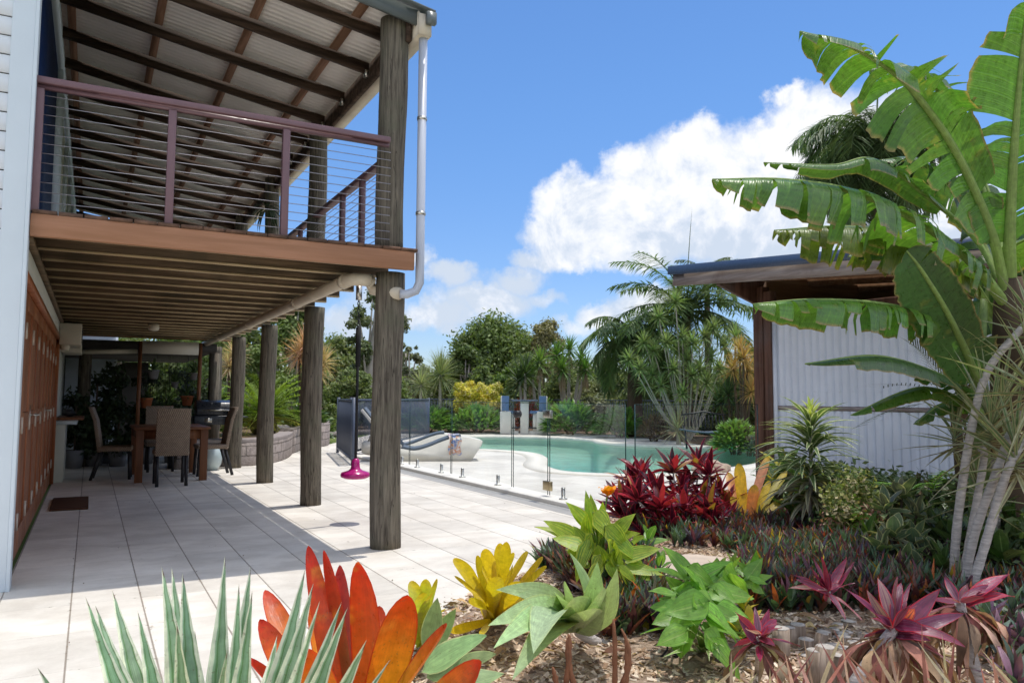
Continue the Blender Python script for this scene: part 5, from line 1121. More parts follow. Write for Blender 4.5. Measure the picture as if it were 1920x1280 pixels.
# dark spiny palm seedling behind the banana stem
p = at(1800,6.4); pl = root('spiny_palm','dark thin leaved palm between the banana stem and the shed wall','palm',(p.x,p.y,0))
mb = MB(); h = PD(1790,750,5.9); MB().tube([(p.x,p.y,0),h],.04,8).build('trunk', bark_dark, pl)
for k in range(16):
    a = k*2.4; e = 1.2-1.5*k/16; L = .65; d = Vector((math.cos(a)*math.cos(e),math.sin(a)*math.cos(e),math.sin(e)))
    for j in range(12):
        q = h+d*L*(.3+.7*j/12)-UP*.15*(j/12)**2; s = _perp(d,UP)
        for sg in (-1,1): mb.blade(q, q+(s*sg*.9+d*.6).normalized()*.24-UP*.03, .01, .05,.1,2,'agave',(.02,.035,.015))
mb.build('frond', L_dark, pl)
# ------------------------------------------------------------------ background vegetation
random.seed(11)
def frond(mb, base, az_, el_, L, curv, nl, ll, lw, col, hang=.4, vup=0, seg=10, jit=.15, prof='agave', fold=.2):
    p = Vector(base); pts = [p.copy()]; e = el_
    for i in range(seg): 
        d = Vector((math.cos(az_)*math.cos(e),math.sin(az_)*math.cos(e),math.sin(e))); p = p+d*(L/seg); pts.append(p.copy()); e -= curv/seg
    mb.tube(pts, [L*.012*(1-.8*i/seg) for i in range(seg+1)], 4, vary(col,.1), cap=False)
    for j in range(nl):
        f = .12+.88*j/nl; u = f*seg; k = min(int(u),seg-1); q = pts[k].lerp(pts[k+1],u-k); d = (pts[k+1]-pts[k]).normalized(); s = _perp(d,UP); n_ = s.cross(d)
        l = ll*(math.sin(math.pi*(.15+.8*f)))**.6
        for sg in (-1,1):
            dr = (s*sg+d*.55+n_*vup+Vector((random.uniform(-jit,jit),random.uniform(-jit,jit),random.uniform(-jit,jit)))*2.2).normalized()
            mb.blade(q, q+dr*l-UP*l*hang, lw, .12, fold, 2, prof, vary(col,.2))
def palm(name, label, base, height, n, L, col, crownc=None, curv=1.6, ll=.5, lw=.035, trunkr=.12, elr=(1.4,-.5), hang=.55, nl=34, spear=False, group=None, bend=(0,0)):
    base = Vector(base); r = root(name, label, 'palm tree', base, group); top = base+Vector((bend[0],bend[1],height))
    MB().tube(curve_pts([base,(base+top)/2+Vector((bend[0]*.2,0,0)),top],8), [trunkr*(1.25-.4*i/8) for i in range(9)], 10, wob=.06).build('trunk', bark_dark, r, smooth=True)
    for k in range(n):
        f = k/n; mb = MB(); frond(mb, top, k*2.4+random.uniform(-.2,.2), elr[0]+(elr[1]-elr[0])*f+random.uniform(-.12,.12), L*random.uniform(.85,1.1), curv*random.uniform(.8,1.15), nl, ll, lw, vary(col,.15), hang)
        mb.build('frond', L_generic, r)
    if spear: MB().blade(top, top+Vector(spear), .07, .02,.5,4,'spike',(.12,.15,.08)).build('spear_leaf', L_dark, r)
    return r
# queen palms behind the bench and behind the banana
def palm_at(name, label, px, D, ytop, **k): b = at(px,D); return palm(name, label, b, zt(ytop,D), **k)
palm_at('palm_tree','tall dark feathery palm rising behind the shed roof end and the bench',1288,24,585,n=34,L=2.9,col=(.13,.19,.07),ll=.7,lw=.06,nl=52,trunkr=.16,curv=1.55,hang=.3,spear=(.3,0,3.4))
palm_at('palm_tree','shorter drooping palm left of the tall one with a dark shaggy trunk',1190,25,640,n=30,L=2.2,col=(.11,.16,.06),ll=.65,lw=.065,nl=44,curv=2.2,trunkr=.22)
palm_at('palm_tree','feathery palm seen behind the banana leaves above the shed roof',1655,15.5,262,n=60,L=2.1,col=(.11,.16,.07),ll=.6,lw=.04,nl=56,curv=2.6,trunkr=.14,spear=(.25,0,2.1))
palm_at('palm_tree','small palm top just showing above the shed roof',1328,30,520,n=14,L=1.6,col=(.09,.13,.05),ll=.4,lw=.05)
# dark skirt
def tree(name, label, base, h, rad, cols, n=9000, leaf=.3, seed=1, zb=.35, trunk=bark_gum, group='trees beyond the pool garden', clumps=60, airy=.5, trunkr=.16, sx=1.0, mat=None, cr=None):
    base = Vector(base); r = root(name, label, 'tree', base, group); rs = random.Random(seed); cc, rr = [], []
    for i in range(clumps):
        a = rs.uniform(0,6.28); u = rs.random(); z = zb+(1-zb)*(.08+.9*rs.random()); env = math.sqrt(max(.05,1-((z-zb-(1-zb)*.42)/((1-zb)*.62))**2)); q = rad*env*math.sqrt(rs.uniform(.15,1))*.9
        cc.append((base.x+math.cos(a)*q*sx,base.y+math.sin(a)*q*sx,base.z+h*z)); rr.append(rad*rs.uniform(.16,.4)*(cr or 1))
    MB().tube(curve_pts([base,base+Vector((rs.uniform(-.2,.2),rs.uniform(-.2,.2),h*.45)),base+Vector((rs.uniform(-.4,.4),rs.uniform(-.3,.3),h*.85))],8),[trunkr*(1.2-i*.12) for i in range(9)],8,wob=.1).build('trunk', trunk, r, smooth=True)
    for i in range(0,clumps,3):
        s_ = base+Vector((0,0,h*rs.uniform(.25,.6))); c_ = Vector(cc[i]); MB().tube([s_,(s_+c_)/2+Vector((0,0,-.05*h)),c_],[trunkr*.4,trunkr*.28,trunkr*.1],6).build('limb', trunk, r)
    leafcloud(MB(), cc, rr, int(n*1.7), leaf*.8, cols, seed=seed, shell=airy*.35, ragged=.3).build('crown', mat or L_generic, r)
    return r
def tr(px, D, ytop, wpx, cols, label, **k):
    h = zt(ytop,D); rad = wpx/FP*D/2; return tree('tree', label, at(px,D,-.02), h, rad, cols, **k)
G1 = [(.14,.2,.055),(.18,.24,.07),(.12,.17,.05),(.22,.26,.1)]
G2 = [(.16,.21,.07),(.2,.25,.09),(.13,.18,.06),(.25,.28,.12)]
G3 = [(.2,.22,.13),(.25,.26,.16),(.15,.18,.1)]
OL = [(.3,.27,.13),(.24,.22,.1),(.35,.31,.17),(.18,.17,.08)]
tr(935,46,612,175,G1,'large dark evergreen tree right of the front post, highest of its row',seed=2,n=30000,leaf=.34,clumps=90,zb=.1)
tr(1020,44,606,86,OL,'olive yellow topped tree beside the large dark evergreen',seed=3,n=9000,leaf=.26,zb=.2)
tr(872,38,655,66,[(.1,.15,.04),(.14,.19,.06),(.07,.11,.03)],'light green leafy tree left of the large dark evergreen',seed=4,n=9000,leaf=.3,zb=.1)
tr(905,36,690,60,G1,'small dark tree above the yellow shrub',seed=5,n=6000,leaf=.25,zb=.05)
tr(955,34,690,60,[(.12,.2,.03),(.16,.24,.04),(.09,.15,.03)],'bright yellow green tree in front of the dark evergreen',seed=6,n=6000,leaf=.25,zb=.05)
tr(980,32,705,70,G1,'dark glossy tree behind the pool bar seats',seed=61,n=6000,leaf=.25,zb=.03)
tr(1090,42,680,80,G3,'grey green tree behind the yucca heads',seed=7,n=7000,leaf=.25,zb=.05)
tr(1110,31,715,90,[(.2,.22,.1),(.24,.25,.12),(.16,.18,.07)],'pale olive bush right of the yuccas',seed=8,n=7000,leaf=.16,zb=.02)
tr(1160,34,700,80,G2,'mid green tree behind the drooping palm',seed=9,n=7000,leaf=.22,zb=.02)
tr(1230,40,690,110,G2,'leafy tree filling the gap between the palms',seed=10,n=8000,leaf=.28,zb=.02)
tr(1330,38,700,120,G1,'dark tree behind the white stemmed shrub',seed=12,n=8000,leaf=.28,zb=.02)
tr(1400,30,700,90,G1,'dark tree beside the shed post',seed=13,n=7000,leaf=.25,zb=.02)
tr(800,48,690,90,G3,'grey brown bare looking tree between the post and the evergreens',seed=14,n=5000,leaf=.25,zb=.1)
tr(770,34,640,46,G3,'thin gum tree just right of the front post',seed=15,n=3000,leaf=.22,zb=.25,clumps=22,airy=.2,cr=.8)
tr(690,33,545,110,[(.12,.16,.07),(.16,.19,.09),(.2,.22,.12)],'tall airy gum tree seen between the second and the front post',seed=16,n=5200,leaf=.24,zb=.32,clumps=30,airy=.15,cr=.72,trunkr=.2)
tr(735,36,570,70,G3,'tall airy gum tree hidden partly by the front post',seed=17,n=4200,leaf=.24,zb=.3,clumps=26,airy=.15,cr=.8,trunkr=.18)
tr(640,40,640,110,G2,'round green tree low between the second and front posts',seed=18,n=8000,leaf=.26,zb=.03)
tr(700,42,680,130,[(.09,.13,.03),(.13,.18,.05),(.07,.1,.03)],'mid green tree behind the metal fence',seed=19,n=8000,leaf=.28,zb=.02)
tr(550,30,565,110,G1,'dark leafy tree between the third and second posts',seed=20,n=9000,leaf=.24,zb=.15)
tr(470,32,560,120,G2,'tall light green tree between the fourth and third posts',seed=22,n=9000,leaf=.24,zb=.15)
tr(400,30,590,120,G1,'dark tree behind the fourth post',seed=23,n=8000,leaf=.25,zb=.1)
tr(340,34,600,160,G1,'large dark tree glimpsed through the patio end',seed=24,n=6000,leaf=.28,zb=.05)
tr(600,44,640,120,G2,'far green tree beyond the cycad',seed=25,n=7000,leaf=.3,zb=.05)
tr(230,32,640,160,G2,'green tree glimpsed left beyond the lean-to',seed=26,n=6000,leaf=.28,zb=.05)
for (px,D,yt_,w_,cl_,lb_,sd_) in [(760,40,700,90,G2,'green bushy tree low behind the grass trees',71),(835,42,680,80,G1,'dark tree between the grass tree and the light green tree',72),(1065,40,690,100,G2,'green tree behind the many headed yucca',73),(1140,38,690,90,G1,'dark green tree left of the drooping palm',74),(1195,33,720,90,G2,'leafy bush low behind the drooping palm',75),(1260,30,690,130,G1,'dark bushy tree filling behind the white stemmed shrub',76),(1320,27,725,110,G2,'green bush low behind the bench',77),(1380,26,690,100,G2,'green bush behind the golden cordyline',78),(985,38,670,80,G2,'mid green tree below the olive tree',79),(870,31,730,70,G2,'green bush behind the yellow shrub',80),(1120,29.5,735,70,G3,'grey green bush right of the yuccas',81),(1440,24,640,110,G1,'dark tree half hidden by the shed post',82),(660,30,700,90,G2,'green bush behind the metal fence',83),(730,30,715,90,G1,'dark bush behind the front post',84),(590,27,690,80,G2,'green tree behind the pinkish cordylines',85),(505,27,640,90,G1,'dark tree directly behind the cycad',86),(430,26,620,90,G2,'green tree behind the fourth post and planter',87)]:
    tr(px,D,yt_,w_,cl_,lb_,seed=sd_,n=6500,leaf=.22,zb=.0,clumps=46)
# far belt of bush
mb = MB(); cc, rr = [], []; rs = random.Random(3)
for i in range(150):
    a = rs.uniform(-1.35,1.0)+HEAD; D = rs.uniform(58,82); h = rs.uniform(1,4.2); cc.append((math.sin(a)*D,math.cos(a)*D,h*.55)); rr.append(h*.85)
leafcloud(mb, cc, rr, 26000, .75, G2+G3, seed=44, shell=.5); tag(mb.build('far_bush', L_generic), 'low belt of far off bush closing the view beyond the garden','bush',kind='stuff')
# yucca heads
def yucca(name, label, px, D, heads_, l, w, col, n=60, group=None, skirt=True, cat='yucca', mat=None, base_px=None, stemr=.065, stemm=None, stemsplit=.35):
    b = at(base_px or px, D); r = root(name, label, cat, b, group)
    for (hx, hy, dd) in heads_:
        h = at(hx, D+dd, zt(hy,D+dd)); mid = b.lerp(h,.5); mid.z *= .8
        MB().tube(curve_pts([b,mid,h],8), [stemr*(1.2-.06*i) for i in range(9)], 8, wob=.08).build('trunk', stemm or bark_gum, r, smooth=True)
        mb = MB()
        for k in range(n):
            a = k*2.4; f = k/n; e = 1.35-2.2*f+random.uniform(-.15,.15); ll = l*random.uniform(.85,1.1); mb.blade(h-UP*l*.15*f, h-UP*l*.12*f+Vector((math.cos(a)*math.cos(e)*ll,math.sin(a)*math.cos(e)*ll,math.sin(e)*ll-.06*f)), w, .1, .3, 3, 'agave', vary(col,.22), roll=random.uniform(-.4,.4))
        mb.build('leaf_head', mat or L_generic, r)
        if skirt:
            mb = MB()
            for k in range(34): a = k*2.4; mb.blade(h-UP*l*.3, h+Vector((math.cos(a)*l*.22,math.sin(a)*l*.22,-l*random.uniform(.9,1.5))), w*.8, .1,.2,2,'agave',vary((.34,.25,.15),.25))
            mb.build('dead_skirt', dry_leaf, r)
    return r
YG = (.13,.22,.05)
yucca('yucca_tree','yucca tree with a green spiky head nearest the bar seats',1012,28,[(1012,678,0),(998,700,.4)],.68,.075,YG,group='yuccas')
yucca('yucca_tree','many headed yucca tree on pale trunks right of the bar seats',1065,29,[(1045,665,0),(1068,655,.5),(1090,672,0),(1098,690,-.4),(1055,690,-.5)],.68,.075,(.1,.19,.04),group='yuccas')
yucca('grass_tree','round pale green spiky grass tree right of the front post',826,27.5,[(826,702,0)],1.0,.03,(.24,.28,.13),n=240,skirt=False,cat='grass tree')
yucca('grass_tree','smaller pale spiky grass tree close to the front post',790,27,[(790,722,0)],.75,.03,(.28,.31,.17),n=160,skirt=False,cat='grass tree')
yucca('dark_yucca','dark drooping sword leaved plant behind the bar seats',985,27.2,[(985,700,0),(975,715,.2)],.95,.08,(.05,.08,.03),skirt=False)
yucca('orange_cordyline','cordyline with golden orange heads left of the shed post',1390,19,[(1388,655,.0),(1402,690,.2),(1375,690,.4),(1408,730,-.2),(1395,668,-.3)],.5,.035,(.42,.27,.1),n=80,skirt=False,cat='cordyline',stemr=.035,stemm=bark_dark)
yucca('green_cordyline','green spiky topped cordyline above the golden one',1378,20,[(1380,628,0)],.5,.035,(.2,.27,.1),n=70,skirt=False,cat='cordyline',stemr=.035,stemm=bark_dark)
yucca('dark_cordyline','dark green sword leaved clump left of the shed post',1370,19.5,[(1365,735,0),(1385,745,.3),(1350,750,.3)],.6,.05,(.05,.09,.03),n=50,skirt=False,cat='cordyline',stemr=.035,stemm=bark_dark)
# white stemmed shrub with many heads
hd = [(1180,672,0),(1208,640,.3),(1236,592,0),(1268,562,.3),(1200,690,-.2),(1225,655,.2),(1250,640,-.3),(1280,628,.2),(1300,640,-.2),(1322,628,.3),(1340,612,.4),(1262,690,-.4),(1290,672,.1),(1312,690,-.2),(1335,668,.3),(1350,690,0),(1240,720,-.3),(1325,715,-.3),(1270,655,.5),(1298,700,-.4),(1345,720,.2),(1225,700,0),(1280,735,-.5),(1210,720,.2),(1360,645,.5)]
yucca('pale_stemmed_shrub','large many branched shrub with pale bare stems and tufted leaf heads by the bench',1285,21,hd,.4,.055,(.2,.27,.11),n=56,skirt=False,cat='shrub',base_px=1288,stemr=.02,stemm=bark_gum)
# rosetted broad leaved shrubs beside the pool
def poolshrub(px, D, wpx, ytop, label, col=(.15,.29,.06), grp='green leafy shrubs behind the pool', n=720, l=.4, w=.12, flop=.2, name='leafy_shrub'):
    b = at(px,D); h = zt(ytop,D); rad = wpx/FP*D/2; r = root(name, label, 'shrub', b, grp); mb = MB()
    for k in range(n):
        a = random.uniform(0,6.283); v = random.random(); th = math.acos(1-v*.98); d = Vector((math.cos(a)*math.sin(th),math.sin(a)*math.sin(th),math.cos(th))); q = b+Vector((d.x*rad,d.y*rad*.8,d.z*(h-.25)+.15))*random.uniform(.72,.9)
        q.z = b.z+(h-.25)*d.z*random.uniform(.6,.92)+.08; dd = (d+Vector((random.uniform(-.5,.5),random.uniform(-.5,.5),random.uniform(-.1,.7)))).normalized()
        mb.blade(q, q+dd*l*random.uniform(.7,1.15)-UP*l*flop, w*random.uniform(.7,1.15), .25, .25, 4, 'lance', vary(col,.3), roll=random.uniform(-.5,.5))
    mb.build('foliage', L_gloss, r, smooth=True)
    sm_ = MB(); 
    for k in range(16): a = k*2.4; sm_.tube([b+Vector((math.cos(a)*.1,math.sin(a)*.1,0)), b+Vector((math.cos(a)*rad*.7,math.sin(a)*rad*.6,h*.7))], .012, 5)
    sm_.build('stems', bark_dark, r); return r
poolshrub(803,27.0,112,758,'glossy green shrub beside the front post, left end of its row')
poolshrub(852,27.6,60,778,'low green shrub between two larger ones behind the lounger',n=260,col=(.12,.2,.06))
poolshrub(898,26.8,112,757,'glossy green shrub left of the bar seats',l=.42)
poolshrub(1070,26.0,112,750,'large glossy green shrub right of the bar seats',l=.44)
poolshrub(1162,24.3,92,762,'glossy green shrub behind the bend of the pool')
poolshrub(1378,17.0,86,775,'bright green shrub spilling over the pool edge rocks',col=(.17,.28,.07),l=.28,w=.08,n=700)
poolshrub(1225,22.2,60,768,'small bronze leaved croton bush behind the glass fence corner',col=(.16,.11,.05),l=.22,w=.07,n=380,grp=None,name='croton_bush')
poolshrub(1408,16.6,34,800,'small blue grey leafed bush beside the rocks',col=(.2,.26,.24),l=.16,w=.04,n=260,grp=None,name='grey_bush')
poolshrub(985,27.6,70,738,'red and orange leafed bush just behind the bar seats',col=(.42,.075,.03),l=.25,w=.08,n=420,grp=None,name='red_leafed_bush')
poolshrub(1022,27.8,50,752,'lime green sword leafed clump behind the right bar seat',col=(.2,.35,.05),l=.5,w=.06,n=200,grp=None,flop=0)
# yellow shrub
b = at(893,28); ys2 = root('yellow_shrub','bright yellow leaved shrub above the green shrubs by the pool','shrub',b); rs = random.Random(8)
cc = [at(893+rs.uniform(-38,42),28+rs.uniform(-.6,.6),zt(rs.uniform(722,770),28)) for i in range(44)]
MB().tube([b,at(893,28,zt(745,28))],.05,7).build('trunk', bark_dark, ys2)
leafcloud(MB(), cc, [.2]*44, 8200, .11, [(.6,.52,.06),(.7,.6,.16),(.55,.52,.05),(.75,.65,.3),(.4,.42,.06)], seed=5, shell=.3).build('crown', L_generic, ys2)
# spiky pale plant and rocks near the bench
yucca('pale_spiky_plant','low pale striped spiky plant beside the bench',1270,20.5,[(1270,800,0)],.75,.05,(.36,.34,.2),n=44,skirt=False,cat='plant',mat=L_marg,stemr=.04)
for i,(x,y,r_,lb) in enumerate([(1382,829,.22,'round pink brown rock at the pool edge under the green shrub'),(1402,835,.28,'flat pink rock at the pool edge next to the shed post'),(1392,846,.18,'small low rock touching the water by the shed post'),(1340,884,.2,'tan rock at the near pool edge behind the crimson shrub'),(1318,887,.15,'small tan rock at the near pool edge, left of the larger')]):
    g = G(x,y); tag(blob(MB(),(g.x,g.y,.06),r_,(1.4,1,.6),10,.25,i+20).build('rock', rock_m, smooth=True),lb,'rock')
# cycad and planter ------------------------------------------------
pp = [G(x,y).to_2d() for x,y in [(330,880),(400,875),(440,874),(480,872),(515,867),(540,858),(549,848),(547,838),(538,830)]]
pp = [p for p in pp]
pw = root('stone_planter','curved low planter wall of rough grey brown stone blocks behind the posts','planter',(pp[3].x,pp[3].y,0))
def wallstrip(path, z0, z1, th, mb, cap=.05):
    n = len(path); L = 0; vs=[]; uv=[]
    for i, p in enumerate(path):
        d = (path[min(i+1,n-1)]-path[max(i-1,0)]).normalized(); nn = Vector((-d.y,d.x))
        if i: L += (p-path[i-1]).length
        q = p+nn*th; vs += [(p.x,p.y,z0),(p.x,p.y,z1),(q.x,q.y,z1),(q.x,q.y,z0)]; uv += [(L,z0),(L,z1),(L,z1+th),(L,z0)]
    fs = []
    for i in range(n-1):
        a = i*4; fs += [(a,a+4,a+5,a+1),(a+1,a+5,a+6,a+2),(a+2,a+6,a+7,a+3)]
    fs += [(0,1,2,3),((n-1)*4+3,(n-1)*4+2,(n-1)*4+1,(n-1)*4)]
    return mb.add(vs, fs, uvs=uv)
def dens_(path, k=4): return [v.to_2d() for v in curve_pts([Vector((p.x,p.y,0)) for p in path], (len(path)-1)*k)]
wallstrip(dens_(pp), 0, .40, .28, MB()).build('block_wall', stone_m, pw); wallstrip([p for p in dens_(pp)], .405, .47, .3, MB()).build('capping', simple('capping_stone',(.3,.26,.24),.9,.15,0,.2,6,.6,20), pw, bevel=.02)
p2 = [G(x,y).to_2d() for x,y in [(549,850),(570,842),(595,838),(616,834),(618,822)]]
p2w = root('stone_planter','further stretch of stone block planter wall beyond the cycad','planter',(p2[1].x,p2[1].y,0)); wallstrip(dens_(p2), 0, .52, .28, MB()).build('block_wall', stone_m, p2w)
bk = [tuple(p+Vector((0,.1))) for p in dens_(pp)]+[tuple(p+Vector((0,.1))) for p in dens_(p2)]
sheet('planter_soil', bk+[(5.2,24),(2.2,24),(2.2,15.3)], [], .36, soil)
c_ = at(498,17.6,.36); cy = root('cycad','big yellow green cycad with stiff arching fronds in the stone planter','cycad',c_)
blob(MB(),c_+Vector((0,0,.2)),.3,(1,1,1),8,.1,2).build('trunk', bark_dark, cy)
for k in range(46):
    mb = MB(); f = k/46; frond(mb, c_+Vector((0,0,.35)), k*2.4, 1.35-1.5*f+random.uniform(-.1,.1), 1.35*random.uniform(.9,1.1), 1.0, 30, .26, .022, (.2,.29,.035) if f < .75 else (.34,.32,.04), .12, .25, 8, .08); mb.build('frond', L_generic, cy)
for (px,D,hs2,l,col,lb) in [(572,19.5,[(570,650,0),(560,668,.3),(582,672,.2)],.62,(.55,.33,.22),'pinkish spiky cordyline between the second and third posts'),(598,19.8,[(598,700,0),(606,680,.2)],.55,(.5,.38,.2),'pinkish spiky cordyline just left of the front gap of posts'),(432,19.5,[(430,690,0),(440,668,.2)],.5,(.5,.38,.24),'pinkish spiky cordyline beside the fourth post')]:
    yucca('pink_cordyline', lb, px, D, hs2, l, .035, col, n=90, skirt=False, cat='cordyline', group='pinkish cordylines', stemm=bark_dark, stemr=.04)
leafyplant('broad_leafed_clump','pale green broad leafed clump left of the cycad behind the barbecue','plant',[at(x,D,z) for x,D,z in [(405,16.6,.5),(420,16.4,.7),(430,16.6,.4),(400,16.5,.9),(412,16.8,1.0)]],16,.5,.09,L_generic,[(.14,.22,.06),(.2,.28,.1)],bend=.3)
b = at(540,24); 
poolshrub(575,21,90,740,'dark green shrub behind the cycad',col=(.07,.13,.03),grp=None,l=.3,n=500); poolshrub(440,20.5,100,715,'dark shrub behind the fourth post',col=(.07,.13,.03),grp=None,l=.3,n=600)
# ------------------------------------------------------------------ furniture and small things
random.seed(3)
# disc swing
sw = root('disc_swing','magenta disc swing hanging on a chain and black rope beside the front post','swing',(2.27,7.3,.45))
MB().lathe([(0,.42),(.1,.423),(.138,.44),(.142,.462),(.13,.482),(.07,.5),(.045,.52),(.04,.56),(.036,.6),(.02,.615),(0,.615)],(2.27,7.3,0),30).build('seat_disc', magenta, sw, smooth=True)
MB().tube([(2.27,7.3,.6),(2.272,7.302,1.9)], .014, 10).build('rope', black_rubber, sw)
ch = MB()
for i in range(9): 
    z = 1.87+i*.035; rr = [(2.27+(.014*math.cos(t_) if i%2 else 0),7.3+(.014*math.cos(t_) if not i%2 else 0),z+.022*math.sin(t_)) for t_ in [k*math.pi/4 for k in range(9)]]; ch.tube(rr, .004, 5)
ch.build('chain', black_m, sw); MB().bb((2.245,7.28,2.15),(2.295,7.32,2.3)).build('hanger', steel, sw); MB().tube([(2.272,7.302,1.5),(2.272,7.302,1.88)],.024,8,wob=.6).build('rope_knots', black_rubber, sw)
# dining table and wicker chairs
tx0, tx1, ty0, ty1 = .58, 1.52, 11.95, 13.35
tb = root('dining_table','heavy square legged brown timber dining table under the veranda','table',((tx0+tx1)/2,(ty0+ty1)/2,0))
MB().bb((tx0-.03,ty0-.03,.73),(tx1+.03,ty1+.03,.765)).build('tabletop', table_wood, tb, bevel=.004)
MB().bb((tx0+.1,ty0+.02,.6),(tx1-.1,ty0+.05,.728)).bb((tx0+.02,ty0+.1,.6),(tx0+.05,ty1-.1,.728)).bb((tx1-.05,ty0+.1,.6),(tx1-.02,ty1-.1,.728)).bb((tx0+.1,ty1-.05,.6),(tx1-.1,ty1-.02,.728)).build('apron', table_wood, tb)
for x in (tx0,tx1-.1):
    for y in (ty0,ty1-.1): MB().bb((x,y,0),(x+.1,y+.1,.729)).build('leg', table_wood, tb, bevel=.003)
def chair():
    r = root('wicker_chair','x','chair')
    MB().box((0,0,.44),(.44,.44,.07)).build('seat', wicker, r, bevel=.02)
    mb = MB(); pts = [(0,-.2,.4),(0,-.23,.6),(0,-.27,.85),(0,-.34,1.04)]; vs=[]
    for x in (-.21,.21):
        for p in pts: vs += [(x,p[1]-.025,p[2]),(x,p[1]+.025,p[2])]
    n=8; fs=[]
    for i in range(3): fs += [(2*i,2*i+2,n+2*i+2,n+2*i),(2*i+1,n+2*i+1,n+2*i+3,2*i+3),(2*i,2*i+1,2*i+3,2*i+2),(n+2*i,n+2*i+2,n+2*i+3,n+2*i+1)]
    fs += [(0,n,n+1,1),(6,7,n+7,n+6)]; mb.add(vs,fs).build('backrest', wicker, r, bevel=.008)
    for x in (-.18,.18):
        MB().beam((x,.18,.42),(x,.2,0),.04,.04,ref=(0,1,0)).build('leg', black_m, r); MB().beam((x,-.18,.42),(x,-.3,0),.04,.04,ref=(0,1,0)).build('leg', black_m, r)
    return r
c0 = chair(); c0.location = (1.0,11.62,0); c0['group'] = 'wicker chairs round the dining table'; c0['label'] = 'high backed wicker chair at the near end of the table with its back to us'
copy_tree(c0,(.36,12.75,0),R_(-95),label='wicker chair seen side on at the left of the table'); copy_tree(c0,(1.66,12.75,0),R_(92),label='wicker chair seen side on at the right of the table beside the barbecue'); copy_tree(c0,(1.02,13.75,0),R_(180),label='wicker chair at the far end of the table'); 
mt_ = MB().bb((-.33,9.42,.003),(.03,10.5,.02)).build('door_mat', mat_fib, bevel=.005); tag(mt_,'dark brown coir door mat on the patio in front of the timber doors','door mat')
# barbecue
bq = root('barbecue','black hooded barbecue on a wheeled trolley behind the table','barbecue',(1.95,13.95,0)); bx, by = 2.02, 14.05
bx, by = 1.92, 14.3
mb = MB(); prof = [(-.22,0),(-.22,.12),(-.15,.22),(0,.26),(.15,.22),(.22,.12),(.22,0)]; vs = [(bx+s*.33,by+a,.88+b) for s in (-1,1) for a,b in prof]
mb.add(vs,[tuple(range(7)),tuple(range(13,6,-1))]+[(i,i+7,(i+1)%7+7,(i+1)%7) for i in range(7)]).build('hood', bbq_m, bq, bevel=.02)
MB().bb((bx-.36,by-.24,.72),(bx+.36,by+.24,.875)).build('firebox', bbq_m, bq, bevel=.01); MB().bb((bx+.36,by-.2,.84),(bx+.52,by+.2,.86)).build('side_shelf', black_m, bq)
MB().tube([(bx-.25,by-.28,.97),(bx+.25,by-.28,.97)],.012,8).build('handle', steel, bq); MB().bb((bx-.2,by-.245,.76),(bx-.08,by-.241,.83)).build('name_plate', steel, bq)
for s in (-1,1):
    for t_ in (-1,1): MB().tube([(bx+s*.3,by+t_*.18,.72),(bx+s*.3,by+t_*.18,.04)],.015,8).build('leg', black_m, bq); MB().tube([(bx+s*.3,by+t_*.18-.015,.04),(bx+s*.3,by+t_*.18+.015,.04)],.04,12).build('wheel', black_rubber, bq)
pt = MB().lathe([(0,0),(.1,0),(.16,.1),(.18,.22),(.15,.34),(.1,.38),(.1,.42),(.12,.44),(.1,.44)],(1.78,13.55,0),20).build('ceramic_pot', glazed, smooth=True); tag(pt,'pale blue glazed ceramic urn beside the table leg','urn')
# air conditioner units and servery on the side wall
def ac(name,label,y,z,h): 
    r = root(name,label,'air conditioner',(HX,y,z)); MB().bb((HX+.002,y-.4,z),(HX+.27,y+.4,z+h)).build('casing', cream_plastic, r, bevel=.015)
    for i in range(6): MB().bb((HX+.271,y-.34,z+.04+i*(h-.08)/6),(HX+.276,y+.34,z+.04+(i+.5)*(h-.08)/6)).build('louvre', dark_wall, r)
ac('wall_air_conditioner','beige box air conditioner fixed high on the side wall above the far doors',12.6,1.9,.3)
ac('wall_air_conditioner','second smaller beige unit beyond and below the first air conditioner',13.6,1.84,.24)
sv = root('servery_shelf','timber topped servery shelf jutting from the side wall beyond the doors','shelf',(HX,12.9,.8))
MB().bb((HX+.001,12.45,.86),(HX+.34,13.6,.9)).build('top', table_wood, sv, bevel=.006); MB().bb((HX+.001,12.5,.80),(HX+.26,13.55,.86)).build('ledge', trim_paint, sv); MB().bb((HX+.001,12.55,.0),(HX+.12,13.5,.8)).build('cupboard', cream_paint, sv, bevel=.004)
ob = blob(MB(),(HX+.15,12.75,.955),.07,(1.3,1,.7),6,.3,4).build('bowl', black_m, smooth=True); tag(ob,'dark bowl standing on the servery shelf','bowl')
wl = MB().lathe([(0,0),(.05,0),(.06,.03),(.05,.09),(0,.1)],(HX+.07,12.36,1.83),12).build('wall_light', cream_plastic, smooth=True); tag(wl,'small white wall light at the end of the folding doors','wall light')
cl = MB().lathe([(0,0),(.06,.01),(.075,.04),(.07,.1),(0,.11)],(.75,12.0,2.12),14).build('ceiling_light', cream_plastic, smooth=True); tag(cl,'round white light on the underside of the veranda','ceiling light')
